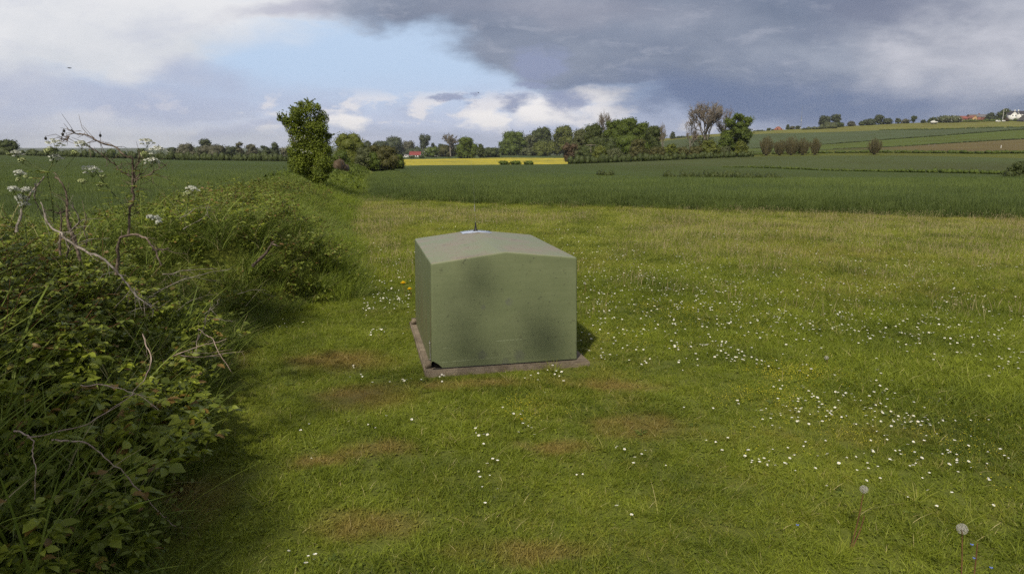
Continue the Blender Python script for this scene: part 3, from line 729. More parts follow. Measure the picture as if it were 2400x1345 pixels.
def crown_blobs(rng, w, h, z0, n=14, shape='round', r0=.30):
    out = []
    for i in range(n):
        t = (i + .5) / n if shape != 'round' else rng.uniform(0, 1)
        z = z0 + h * (.12 + .78 * t)
        tt = (z - z0) / h
        if shape == 'round': wr = math.sqrt(max(0.05, 1 - ((tt - .5) / .56) ** 2))
        elif shape == 'cone': wr = max(.12, 1 - tt * .85)
        elif shape == 'column': wr = .8 + .2 * math.sin(tt * 9)
        elif shape == 'dome': wr = math.sqrt(max(.05, 1 - (tt / 1.02) ** 2.2))
        else: wr = .7 * math.sin(PI * min(1, tt + .12)) + .3
        a = rng.uniform(0, 2 * PI) if shape == 'round' else i * 2.4 + rng.uniform(-.4, .4); q = w / 2 * wr * rng.uniform(.2, .8)
        r = w * r0 * rng.uniform(.65, 1.15) * (.6 + .4 * wr)
        out.append((q * math.cos(a), q * math.sin(a), min(z, z0 + h - r * .7), r, r, r * rng.uniform(.7, .95) * min(1, h / w + .3)))
    return out
def limbs(mb, rng, h, tw, blobs, nl=6, z0=0):
    zs = np.linspace(0, h * .75, 6); wob = rng.normal(0, tw * .35, (6, 2)).cumsum(0); wob[0] = 0
    tr = np.stack([wob[:, 0], wob[:, 1], zs], 1); mb.tube(tr, np.linspace(tw, tw * .35, 6) * np.array([1.3, 1, .95, .9, .8, .7]), 7)
    for i in rng.permutation(len(blobs))[:nl]:
        b = np.array(blobs[i][:3]); k = rng.integers(1, 5); p0 = tr[k]
        if b[2] < p0[2] * .7: p0 = tr[1]
        mid = (p0 + b) / 2 + rng.normal(0, .06 * h, 3) * [1, 1, .5] + [0, 0, .04 * h]
        mb.tube([p0, mid, b, b + (b - mid) * .12], [tw * .45, tw * .3, tw * .17, tw * .06], 5)
M_bark = plain_mat('bark', (.05, .04, .03, 1), (.12, .10, .075, 1), 20, .9, .02)
M_wil = plain_mat('willow shoots', (.10, .085, .045, 1), (.19, .16, .085, 1), 3, .9)
M_palebark = plain_mat('pale grey bark', (.14, .12, .10, 1), (.27, .24, .20, 1), 20, .9)
LM = {
 'rich': leaf_mat('rich green foliage', (.048, .072, .010, 1), (.13, .17, .024, 1), .2),
 'light': leaf_mat('yellowish green foliage', (.062, .078, .012, 1), (.165, .18, .03, 1), .2),
 'dark': leaf_mat('dark foliage', (.036, .050, .012, 1), (.090, .110, .028, 1), .15),
 'grey': leaf_mat('greyish green foliage', (.06, .072, .028, 1), (.135, .145, .06, 1), .2),
 'dist': leaf_mat('distant bluish foliage', (.034, .046, .020, 1), (.078, .092, .038, 1), .1),
 'distpale': leaf_mat('distant pale foliage', (.06, .06, .036, 1), (.13, .125, .075, 1), .1),
 'brown': leaf_mat('brownish budding foliage', (.07, .048, .028, 1), (.15, .105, .06, 1), .15),
 'buds': leaf_mat('pale pinkish buds', (.12, .085, .06, 1), (.24, .18, .13, 1), .15),
 'olive': leaf_mat('olive foliage', (.052, .052, .014, 1), (.12, .115, .034, 1), .2),
 'white': leaf_mat('white blossom', (.35, .36, .30, 1), (.72, .72, .66, 1), .2),
}
def tree(name, label, cat, px, ptop, wpx, Y, mat='rich', shape='round', dens=1., base=None, group=None, trunk=.0, blossom=0, nb=15, zb=None, r0=.30):
    rng = np.random.default_rng(int(px * 13 + ptop * 7 + Y)); X = (px - 1200) / 1668 * Y
    z0 = float(top(X, Y)) if zb is None else zb
    if Y < 60: z0 -= .3
    zt = EYE + slope(ptop) * Y; h = zt - z0; w = wpx / 1668 * Y
    root = empty(name, (X, Y, z0), label, cat, group)
    pxsz = Y / 700.                                     # metres per rendered pixel
    bl = crown_blobs(rng, w * .92, h * (1 - trunk), h * trunk, nb, shape, r0)
    mb = MB(); limbs(mb, rng, h * .95, max(.03 * h, .02 * w), bl, 6); mb.build('trunk', M_bark if mat not in ('buds', 'distpale') else M_palebark, root)
    area = (w / pxsz) * (h / pxsz)
    n = int(np.clip(area * 5. * dens, 250, 22000)); sz = max(pxsz * .66, .045)
    mb = MB(); foliage(mb, rng, bl, n, sz)
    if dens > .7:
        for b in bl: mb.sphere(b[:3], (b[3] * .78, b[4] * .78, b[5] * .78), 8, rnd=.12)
    # stray sprigs for an uneven outline
    sp = [(b[0] * 1.15, b[1] * 1.15, b[2] * 1.02, b[3] * .95, b[4] * .95, b[5]) for b in bl]
    foliage(mb, rng, sp, n // 7, sz, shell=1.05)
    mb.build('crown', LM[mat], root)
    if blossom:
        mb = MB(); foliage(mb, rng, bl, int(n * blossom), sz * .7, shell=.95); mb.build('blossom', LM['white'], root)
    return root
def bare_tree(name, label, cat, px, ptop, wpx, Y, spread=.55, leaf='buds', nleaf=1200, col=None, depth=5, zb=None, upright=.3, nsplit=4):
    rng = np.random.default_rng(int(px * 5 + ptop)); X = (px - 1200) / 1668 * Y; z0 = float(top(X, Y)); zt = EYE + slope(ptop) * Y; h = zt - z0; w = wpx / 1668 * Y
    root = empty(name, (X, Y, z0), label, cat); pxs = Y / 700.
    mb = MB(); tips = []; minr = pxs * .10
    def grow(p, d, L, r, k):
        q = p + d * L * .55 + rng.normal(0, .06 * L, 3); e = q + (d + [0, 0, upright * .15]) * L * .5
        mb.tube([p, q, e], [max(r, minr), max(r * .85, minr), max(r * .65, minr)], 4, cap=False)
        if k == 0: tips.append((e, d)); return
        for i in range(nsplit if k > 1 else nsplit + 1):
            nd = d + rng.normal(0, spread, 3); nd[2] = nd[2] * .6 + upright; nd /= np.linalg.norm(nd)
            s_ = q + (e - q) * rng.uniform(-.3, 1)
            grow(s_, nd, L * rng.uniform(.55, .8), r * .55, k - 1)
    grow(np.array([0, 0, 0.]), np.array([0, 0, 1.]), h * .34, h * .022, depth)
    V = np.concatenate(mb.v); sx = (w / 2) / (np.percentile(np.abs(V[:, 0]), 98) + 1e-6); sz_ = h / np.percentile(V[:, 2], 99.7)
    mb.v = [v * [sx, sx, sz_] for v in mb.v]
    mb.build('trunk', M_palebark if col is None else col, root)
    T = np.array([t[0] for t in tips]) * [sx, sx, sz_]
    if nleaf:
        m2 = MB(); k = rng.integers(0, len(T), nleaf); bl = [(T[i][0], T[i][1], T[i][2], pxs * 2.2, pxs * 2.2, pxs * 1.8) for i in rng.permutation(len(T))[:400]]
        foliage(m2, rng, bl, nleaf, pxs * .42, shell=.1); m2.build('crown', LM[leaf], root)
    return root
# hero tree on the bank
def hero():
    Y = 22.; X = (722 - 1200) / 1668 * Y; z0 = float(ground(np.array(X), np.array(Y))) - .05; S = Y / 1668
    root = empty('hawthorn_tree', (X, Y, z0), 'upright leafy hawthorn with a few white blossoms, alone on the grassy bank left of centre', 'tree')
    rng = np.random.default_rng(3); bl = []
    oz = EYE + slope(410) * Y - z0
    for (px, py, r) in [(705, 275, 20), (730, 262, 17), (752, 280, 18), (690, 268, 11), (712, 252, 8), (727, 250, 7), (748, 258, 9), (672, 290, 12), (664, 288, 9), (656, 284, 7), (690, 300, 24), (730, 300, 28), (755, 305, 18), (700, 330, 28), (742, 332, 28), (765, 322, 10), (690, 355, 22), (720, 360, 32), (755, 355, 22), (772, 352, 9), (700, 385, 24), (735, 388, 28), (760, 380, 22), (745, 408, 24), (715, 402, 22), (684, 350, 11), (770, 395, 12), (692, 395, 16), (757, 412, 14), (735, 415, 18)]:
        bl.append(((px - 718) * S * .88, rng.uniform(-.3, .3) * 1.2, oz + (410 - py) * S * 1.02, r * S, r * S * 1.2, r * S * .95))
    mb = MB(); limbs(mb, rng, 1.7, .05, bl, 16); mb.build('trunk', M_bark, root)
    mb = MB()
    foliage(mb, rng, bl, 30000, .027, shell=.5, up=.4)
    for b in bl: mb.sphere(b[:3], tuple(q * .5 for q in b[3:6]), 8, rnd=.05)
    for _ in range(90):       # leafy shoots poking out
        b = bl[rng.integers(0, len(bl))]; d = rng.normal(0, 1, 3); d[2] = abs(d[2]); d /= np.linalg.norm(d); p = np.array(b[:3]) + d * b[3] * .9
        m = 26; t = rng.uniform(0, 1, m); q = p + d * (t * rng.uniform(.08, .2))[:, None]
        foliage(mb, rng, [(c[0], c[1], c[2], .02, .02, .02) for c in q], m, .024, shell=.3)
    mb.build('crown', leaf_mat('hawthorn leaves', (.040, .064, .008, 1), (.24, .29, .032, 1), .35, nscale=2.2), root)
    mb = MB(); fl = []
    for (px, py, r, n) in [(722, 323, 5, 5), (708, 330, 5, 4), (686, 345, 6, 6), (720, 356, 7, 8), (733, 358, 6, 6), (700, 352, 6, 4), (675, 350, 7, 5), (712, 300, 4, 2)]:
        for _ in range(n): fl.append(((px - 722 + rng.uniform(-r, r)) * S, -.42 + rng.uniform(-.1, .1), oz + (410 - py + rng.uniform(-r, r) * .6) * S, .02, .02, .02))
    foliage(mb, rng, fl, 420, .012, shell=.3); mb.build('blossom', LM['white'], root)
hero()
T = tree
# bend of the hedge beyond the hawthorn
G1 = 'trees where the hedge bends'
T('willow_tree', 'broad round yellowish green willow just right of the hawthorn', 'tree', 822, 312, 88, 92, 'light', 'dome', 1.2, group=G1, nb=22)
T('shrub', 'pale greyish domed shrub in front of the willow right of the hawthorn', 'shrub', 850, 345, 52, 84, 'grey', 'dome', 1.2, group=G1)
T('shrub', 'dark leafy shrub at the foot of the willow, beside the hawthorn', 'shrub', 800, 352, 44, 80, 'rich', 'dome', 1.2, group=G1)
T('tree', 'olive bushy tree right of the willow in the hedge bend', 'tree', 880, 328, 60, 96, 'olive', 'round', 1.1, group=G1)
T('shrub', 'wide olive thicket at the right end of the hedge bend', 'shrub', 905, 342, 70, 92, 'olive', 'dome', 1.1, group=G1)
T('shrub', 'low dark shrub closing the right tip of the hedge bend', 'shrub', 932, 362, 34, 92, 'rich', 'dome', 1.1, group=G1)
T('shrub', 'small dark shrub between the pale shrub and the thicket', 'shrub', 870, 358, 40, 84, 'rich', 'dome', 1., group=G1)
# far left hedge line and trees
def hedge(name, label, pxs, Ys, hs, depth, mat, dens=1., group=None, cat='hedge'):
    rng = np.random.default_rng(int(pxs[0] * 3 + Ys[0] * 11 + 1000)); mb = MB(); bl = []
    n = int((pxs[-1] - pxs[0]) / 5) + 3; T_ = np.linspace(pxs[0], pxs[-1], n)
    px0 = T_.mean(); Y0 = float(np.interp(px0, pxs, Ys)); X0 = (px0 - 1200) / 1668 * Y0; Z0 = float(top(X0, Y0)); area = 0
    for p in T_:
        p = p + rng.uniform(-3, 3)
        Yk = float(np.interp(p, pxs, Ys)); h = float(np.interp(p, pxs, hs)) * rng.uniform(.55, 1.3); X = (p + rng.uniform(-2, 2) - 1200) / 1668 * Yk; zk = float(top(X, Yk))
        bl.append((X - X0, Yk - Y0 + rng.uniform(-.5, .5) * depth, zk - Z0 + h * .40, max(rng.uniform(3.5, 7.5) / 1668 * Yk, h * .4), depth * .5, h * .56)); area += 5 * h / Yk * 1668 / 5.5
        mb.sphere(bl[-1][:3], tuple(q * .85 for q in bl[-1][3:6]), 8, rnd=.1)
    N = int(np.clip(area * 2. * dens, 300, 9000)); foliage(mb, rng, bl, N, Y0 / 700. * .7)
    o = mb.build(name, LM[mat]); o.location = (X0, Y0, Z0); return tag(o, label, cat, group, 'stuff' if cat in ('scrub', 'margin', 'reeds', 'bank') else None)
hedge('hedge', 'long dark clipped hedge across the far side of the left field', [330, 400, 680, 700], [212, 205, 197, 196], [2.1, 2.2, 2.2, 2.2], 1.5, 'dark', 1.2)
hedge('tree_belt', 'pale grey green belt of distant trees behind the far hedge', [395, 440, 500, 560, 620, 690], [345, 345, 345, 345, 345, 345], [3.2, 5., 6., 5., 5.2, 4.6], 6, 'dist', 1.2, cat='tree belt')
hedge('tree_belt', 'dark distant belt of trees behind the red roofed farmhouse', [860, 920, 1000, 1060, 1165], [800, 800, 800, 800, 800], [13, 13, 9, 9, 9], 10, 'dist', 1.2, cat='tree belt')
hedge('hedge', 'uneven bushy hedge at the far left edge of the left field', [-60, 60, 200, 340], [250, 245, 235, 215], [1.8, 1.9, 2.4, 2.2], 2, 'dark', 1.2)
G2 = 'trees along the far left skyline'
for px, pt, w_, Y, mt, sh, lb in [
 (15, 327, 56, 250, 'dark', 'dome', 'dark domed tree at the left edge of the picture behind the hedge'),
 (75, 350, 30, 250, 'dark', 'dome', 'small dark bush standing just right of the domed tree at the left edge'),
 (122, 346, 34, 245, 'dark', 'dome', 'low dark bush behind the cow parsley left of the bare briar'),
 (160, 352, 26, 260, 'dist', 'dome', 'tiny bush in the far hedge below the arching briar'),
 (262, 350, 30, 235, 'rich', 'dome', 'low green bush in the far hedge left of the briar stem'),
 (330, 348, 26, 230, 'dark', 'round', 'small bush in the far hedge right of the briar stem'),
 (402, 345, 26, 300, 'dist', 'dome', 'small dark tree at the start of the far hedge'),
 (437, 337, 50, 320, 'distpale', 'dome', 'pale leafless looking tree left of the tallest tree in the far left row'),
 (482, 327, 36, 330, 'dist', 'round', 'tallest round tree behind the far hedge'),
 (500, 338, 70, 310, 'distpale', 'dome', 'wide pale grey tree beneath the tallest tree in the far row'),
 (545, 343, 44, 330, 'dist', 'dome', 'low grey green tree in the middle of the far row'),
 (563, 333, 26, 330, 'distpale', 'round', 'pale round tree in the middle of the far row'),
 (590, 338, 34, 340, 'distpale', 'dome', 'pale low tree left of the paired dark trees near the hawthorn'),
 (621, 341, 24, 320, 'dist', 'round', 'left one of two small trees close left of the hawthorn'),
 (645, 334, 24, 320, 'dist', 'column', 'taller dark tree close left of the hawthorn on the far row'),
 (668, 346, 30, 320, 'distpale', 'dome', 'pale tree just left of the hawthorn crown')]:
    T('tree', lb, 'tree', px, pt, w_, Y, mt, sh, 1.1, group=G2, zb=float(top((px - 1200) / 1668 * 200, 200.)) - .6)
G3 = 'trees behind the red roofed farmhouse'
for px, pt, w_, Y, mt, sh, lb in [
 (925, 321, 62, 760, 'dist', 'dome', 'broad dark domed tree behind and left of the red roofed house'),
 (893, 330, 50, 740, 'dist', 'dome', 'dark tree at the left end of the row behind the farmhouse'),
 (862, 328, 30, 700, 'dist', 'cone', 'dark pointed tree peeping over the hedge bend'),
 (958, 331, 40, 780, 'distpale', 'dome', 'paler tree between the broad dome and the tall dark tree'),
 (993, 315, 32, 790, 'dist', 'column', 'tall dark oval tree above the red roofed house'),
 (1018, 331, 15, 800, 'dist', 'round', 'small round dark tree right of the tall oval tree'),
 (1034, 337, 22, 800, 'dist', 'dome', 'low dark tree between the farmhouse and the bare grey tree'),
 (975, 345, 60, 740, 'dist', 'dome', 'dark low trees directly above the red roof')]:
    T('tree', lb, 'tree', px, pt, w_, Y, mt, sh, 1.1, group=G3)
T('hawthorn_bush', 'wide hawthorn bush with white blossom right of the red roofed house', 'bush', 1012, 344, 44, 560, 'rich', 'dome', 1.2, blossom=.12)
T('tree', 'olive tree behind the blossoming bush right of the farmhouse', 'tree', 1048, 339, 56, 580, 'olive', 'dome', 1.2)
bare_tree('bare_tree', 'pale grey leafless tree with a fan of twigs right of the red roofed house', 'tree', 1056, 315, 40, 570, leaf='distpale', nleaf=500, upright=.45)
T('tree', 'dark green round tree standing at the edge of the yellow field', 'tree', 1095, 321, 56, 420, 'rich', 'dome', 1.3, nb=26, r0=.24)
T('tree', 'smaller dark tree right of the round tree by the yellow field', 'tree', 1127, 337, 26, 430, 'dark', 'cone', 1.2)
T('tree', 'low dark trees between the round tree and the copse', 'tree', 1150, 345, 44, 460, 'dark', 'dome', 1.2)
for px, lb in [(988, 'small dark bush below the blossoming bush in the yellow field'), (966, 'small dark bush in front of the red roofed house'), (1053, 'tiny dark bush alone in the yellow field')]:
    T('bush', lb, 'bush', px, 364.5 if px != 1053 else 366.5, 16 if px != 1053 else 8, 500, 'dark', 'dome', 1.3, nb=6)
# copse
G4 = 'trees of the copse'
for px, pt, w_, Y, mt, sh, lb in [
 (1205, 308, 66, 215, 'rich', 'dome', 'rich green rounded tree at the left end of the copse'),
 (1186, 328, 40, 212, 'rich', 'dome', 'low rich green tree at the far left foot of the copse'),
 (1243, 316, 50, 222, 'grey', 'round', 'greyish willow like tree second from the left of the copse'),
 (1272, 297, 62, 235, 'dark', 'dome', 'dark tree with ragged top in the left part of the copse'),
 (1240, 346, 44, 208, 'grey', 'dome', 'pale greyish bush at the foot of the copse left side'),
 (1268, 332, 46, 205, 'light', 'round', 'bright fresh green tree in front of the dark ragged tree'),
 (1323, 295, 74, 222, 'light', 'dome', 'large yellowish green domed tree in the copse'),
 (1362, 300, 52, 238, 'grey', 'round', 'dull grey green tree right of the yellowish dome'),
 (1392, 289, 66, 228, 'dark', 'dome', 'dark grey green tree left of the tallest part of the copse'),
 (1438, 276, 56, 225, 'rich', 'round', 'tall tree below the bare crown in the copse'),
 (1470, 272, 72, 220, 'rich', 'dome', 'tallest broad green tree of the copse'),
 (1505, 282, 56, 222, 'rich', 'round', 'green tree right of the tallest tree of the copse'),
 (1532, 291, 54, 215, 'dark', 'dome', 'dark green tree at the right end of the copse'),
 (1410, 320, 90, 210, 'dark', 'dome', 'dark mass of foliage low in the middle of the copse'),
 (1470, 315, 110, 212, 'rich', 'dome', 'broad lower green foliage right of the copse middle'),
 (1318, 345, 40, 590, 'rich', 'dome', 'dark green bush left of the reddish bush')]:
    Y = 600 + (Y - 220) * 2 if px < 1345 and px != 1300 else Y; T('copse_tree', lb, 'tree', px, pt, w_ * 1.15, Y, mt, 'dome', 1.5, group=G4, nb=38, r0=.2)
bare_tree('bare_tree', 'bare grey crown rising above the copse', 'tree', 1423, 265, 46, 232, leaf='buds', nleaf=500, upright=.5)
T('reddish_bush', 'upright reddish brown bush at the left end of the low hedge before the copse', 'bush', 1333, 335, 34, 176, 'brown', 'column', 1.3)
G5 = 'bushes of the hedge before the copse'
for px, pt, w_, mt, sh, lb in [
 (1368, 350, 44, 'dark', 'dome', 'dark low bush right of the reddish bush'),
 (1408, 342, 52, 'light', 'dome', 'yellowish bush below the white pole'),
 (1442, 347, 56, 'grey', 'dome', 'grey green wispy bush right of the white pole'),
 (1495, 326, 62, 'olive', 'round', 'tall olive bush in the hedge before the copse'),
 (1540, 345, 50, 'olive', 'dome', 'olive bush under the thin leafless tree'),
 (1572, 338, 40, 'light', 'dome', 'yellow green bush left of the big budding tree'),
 (1600, 345, 46, 'olive', 'dome', 'olive bush below the left edge of the big budding tree'),
 (1632, 343, 46, 'olive', 'dome', 'olive bush under the big budding tree'),
 (1664, 327, 54, 'light', 'round', 'round yellow green bush right of the budding tree trunk'),
 (1700, 343, 40, 'grey', 'dome', 'greyish bush below the tall green tree'),
 (1736, 330, 44, 'light', 'round', 'last light green round bush at the right end of the hedge'),
 (1350, 362, 40, 'dark', 'dome', 'very low dark bush beside the reddish bush')]:
    T('hedge_bush', lb, 'bush', px, pt, w_, float(np.interp(px, [1330, 1500, 1740], [176, 180, 184])), mt, 'dome', 1.4, group=G5, nb=24, r0=.22)
hedge('hedge', 'continuous dark hedge base running below the copse bushes', [1340, 1500, 1760], [170, 173, 179], [2.0, 1.9, 1.3], 1.5, 'dark', 1.3)
T('tree', 'loose brownish shrubby growth beneath the big budding tree', 'tree', 1645, 312, 90, 192, 'olive', 'dome', .35)
bare_tree('budding_tree', 'tall brownish grey tree with fine twigs and few buds, left of the tall green tree', 'tree', 1652, 242, 86, 190, leaf='buds', nleaf=2600, depth=5, upright=.42, spread=.5)
bare_tree('budding_tree', 'smaller pale budding tree leaning out left of the tall one', 'tree', 1618, 283, 34, 188, leaf='buds', nleaf=900, depth=4, upright=.4)
bare_tree('budding_tree', 'thin pale twiggy crown between the tall budding tree and the green tree', 'tree', 1692, 254, 40, 192, leaf='buds', nleaf=700, depth=4, upright=.5)
bare_tree('bare_tree', 'thin solitary pale leafless tree right of the copse', 'tree', 1553, 289, 15, 200, leaf='buds', nleaf=250, depth=4, upright=.6, spread=.35)
T('poplar_tree', 'tall loose green tree right of the budding tree', 'tree', 1728, 257, 78, 188, 'rich', 'round', 1.3, trunk=.05, nb=60, r0=.14)
T('poplar_tree', 'low left shoulder of foliage beside the tall green tree', 'tree', 1700, 308, 44, 187, 'rich', 'dome', .9)
G6 = 'pollard willows in the row'
for px, pt, w_, lb in [(1797, 316, 34, 'leftmost pollard willow of the row on the slope'), (1828, 326, 34, 'second pollard willow from the left, thin and low'), (1855, 316, 44, 'largest pollard willow in the middle of the row'), (1882, 322, 36, 'fourth pollard willow, close right of the largest'), (1911, 322, 28, 'rightmost pollard willow of the row'), (2050, 322, 36, 'lone pollard willow standing apart on the right')]:
    Y = 186. if px < 2000 else 183.; rng = np.random.default_rng(px); X = (px - 1200) / 1668 * Y; z0 = float(top(X, Y)); h = EYE + slope(pt) * Y - z0; w = w_ / 1668 * Y
    root = empty('pollard_willow', (X, Y, z0), lb, 'tree', G6 if px < 2000 else None)
    mb = MB(); mb.tube([(0, 0, -.3), (0, 0, h * .1)], [.3, .36], 7); mb.sphere((0, 0, h * .12), (.5, .5, .4), 8); mb.build('trunk', M_bark, root)
    mb = MB(); bl = []
    for i in range(230):
        a_ = rng.uniform(0, 6.28); q = rng.uniform(0, 1) ** .6 * w * .5; hh = h * rng.uniform(.7, 1.) * (1 - .3 * (q / w * 2) ** 2)
        f_ = lambda t_: np.array([math.cos(a_) * q * (.42 + .58 * t_ ** .8), math.sin(a_) * q * (.42 + .58 * t_ ** .8), h * .08 + (hh - h * .08) * t_])
        mb.tube([f_(0), f_(.5), f_(1)], [.035, .028, .018], 3, cap=False)
        for t_ in (.15, .35, .55, .75, .95): bl.append((*f_(t_), .16, .16, .3))
    mb.build('branches', M_wil, root)
    mb = MB(); foliage(mb, rng, bl, 3000, .09, shell=.1); mb.build('crown', LM['olive'], root)
# hill trees
G7 = 'trees on the hilltop'
for px, pt, w_, Y, mt, sh, lb, tk in [
 (1575, 309, 18, 640, 'dist', 'cone', 'small wind shaped tree on the low skyline right of the copse', 0),
 (1598, 317, 30, 640, 'dist', 'dome', 'low bushes on the skyline left of the budding tree', 0),
 (1777, 303, 34, 715, 'dist', 'dome', 'low dark bushes on the skyline right of the tall green tree', 0),
 (1799, 301, 9, 715, 'dark', 'round', 'tiny dark tree left of the orange roof', 0),
 (1807, 304, 6, 715, 'dark', 'round', 'tiniest bush directly left of the orange roof', 0),
 (1842, 292, 10, 715, 'dark', 'column', 'small dark upright tree right of the orange roof', 0),
 (1853, 296, 14, 715, 'distpale', 'dome', 'pale round bush left of the tall mast', 0),
 (1866, 295, 14, 715, 'dist', 'dome', 'green round bush at the foot of the tall mast', 0),
 (1872, 304, 12, 690, 'dark', 'dome', 'dark bush on the slope below the mast', 0),
 (1923, 271, 30, 715, 'dist', 'round', 'left one of two mushroom shaped trees on the hilltop', .25),
 (1957, 269, 30, 715, 'dist', 'round', 'right one of two mushroom shaped trees on the hilltop', .25),
 (1939, 285, 34, 700, 'grey', 'dome', 'greyish bush between the two mushroom shaped trees', 0),
 (1961, 287, 22, 705, 'dark', 'dome', 'dark bush under the right mushroom shaped tree', 0),
 (1990, 284, 24, 715, 'distpale', 'dome', 'pale low bush right of the mushroom shaped trees', 0),
 (2014, 285, 16, 712, 'dark', 'dome', 'dark little bush left of the broad hilltop clump', 0),
 (2032, 278, 36, 712, 'dist', 'dome', 'left half of the broad hilltop clump', 0),
 (2054, 270, 26, 712, 'dist', 'round', 'tallest tree of the broad hilltop clump', 0),
 (2074, 277, 28, 712, 'dist', 'dome', 'right half of the broad hilltop clump', 0),
 (2098, 277, 14, 712, 'dist', 'round', 'small tree just right of the broad hilltop clump', 0),
 (2114, 279, 18, 712, 'distpale', 'dome', 'pale speckled bush right of the small tree on the hilltop', 0),
 (2135, 271, 14, 712, 'dark', 'round', 'dark round tree with a stalk left of the white trailer', .15),
 (2157, 281, 14, 712, 'dist', 'dome', 'low bush between the dark round tree and the white trailer', 0),
 (2178, 275, 22, 714, 'dark', 'dome', 'dark tree directly behind the white trailer', 0),
 (2200, 272, 30, 716, 'dist', 'dome', 'dark tree left of the blossoming thicket', 0),
 (2312, 264, 26, 735, 'dist', 'dome', 'low dark tree left of the tree beside the flagpole', 0),
 (2343, 254, 30, 740, 'dark', 'dome', 'dark rounded tree left of the white farmhouse', 0)]:
    T('hilltop_tree', lb, 'tree', px, pt, w_, Y, mt, sh, 1.3, group=G7, trunk=tk, nb=9)
T('blossom_thicket', 'thicket covered in white blossom on the hilltop left of the brick houses', 'bush', 2217, 269, 58, 712, 'grey', 'dome', 1.3, blossom=.35)
hedge('hedge', 'low scrubby hedge on the slope below the mushroom shaped trees', [1884, 1955], [680, 680], [3.5, 4.5], 6, 'grey')
hedge('hedge', 'dark garden hedge in front of the brick houses', [2236, 2385], [714, 708], [2.4, 2.4], 4, 'rich', .8)
# ditch vegetation in the fields
hedge('ditch_scrub', 'small dark clump of scrub in the dip of the field', [1403, 1440], [66, 65], [.55, .6], 1, 'dark', 1.3, cat='scrub')
hedge('ditch_scrub', 'long dark strip of scrub in the dip of the field right of centre', [1562, 1620, 1700, 1768], [58, 57, 55, 54], [.5, .62, .6, .45], 1, 'dark', 1.3, cat='scrub')
hedge('ditch_scrub', 'thin low strip of scrub right of the long dark strip', [1785, 1835], [54, 54], [.45, .4], 1, 'dark', .5, cat='scrub')
hedge('ditch_scrub', 'ragged low growth along the ditch at right', [1700, 1830, 2000, 2200, 2400], [111, 110, 108, 105, 101], [.15, .45, .3, .65, .5], 1, 'rich', 1., cat='scrub')
hedge('field_margin', 'dark grassy margin above the brownish field', [1960, 2100, 2250, 2420], [330, 330, 330, 330], [.3, .5, .6, .6], 3, 'dark', .8, cat='margin')
hedge('field_margin', 'dark margin line crossing the middle of the hill', [1760, 1950, 2200, 2420], [420, 420, 420, 420], [.5, .6, .75, .75], 3, 'dark', .8, cat='margin')
hedge('field_margin', 'dark margin along the top of the blue green crop', [2060, 2150, 2280, 2420], [600, 600, 600, 600], [.6, 1., 1., 1.], 3, 'rich', .8, cat='margin')
hedge('verge_bank', 'thick dark grass of the bank at the foot of the hill', [1760, 2000, 2200, 2420], [200, 200, 196, 190], [.7, .6, .9, .9], 3, 'rich', .8, cat='bank')
T('bush', 'dark bush cut by the right edge of the picture', 'bush', 2394, 380, 60, 54, 'dark', 'dome', 1.6, nb=14)
for px, lb in [(1181, 'left one of three low dark bushes between the wheat and the yellow field'), (1209, 'middle one of three low dark bushes before the yellow field'), (1240, 'right one of three low dark bushes before the yellow field')]:
    T('field_bush', lb, 'bush', px, 376, 32, 170, 'rich', 'dome', 1.5, nb=10, group='bushes before the yellow field')
hedge('reed_patch', 'patch of dry reddish reeds at the foot of the hawthorn', [785, 812], [40, 42], [.85, .5], 1.2, 'brown', 1., cat='reeds')

mb = MB(); rng = np.random.default_rng(44); bl = []
for yk in np.arange(25.5, 90, .7):
    for q in (.5, 1.5, 2.6, 3.5):
        xk = float(foot(yk)) - q + rng.uniform(-.4, .4); zk = float(ground(np.array(xk), np.array(yk))); rr = rng.uniform(.25, .55); bl.append((xk, yk, zk + .1, rr, rr, rng.uniform(.2, .42)))
foliage(mb, rng, bl, 26000, .06)
tag(mb.build('bank_herbage', LM['rich']), 'rough herbage along the hedge bank beyond the hawthorn', kind='stuff')
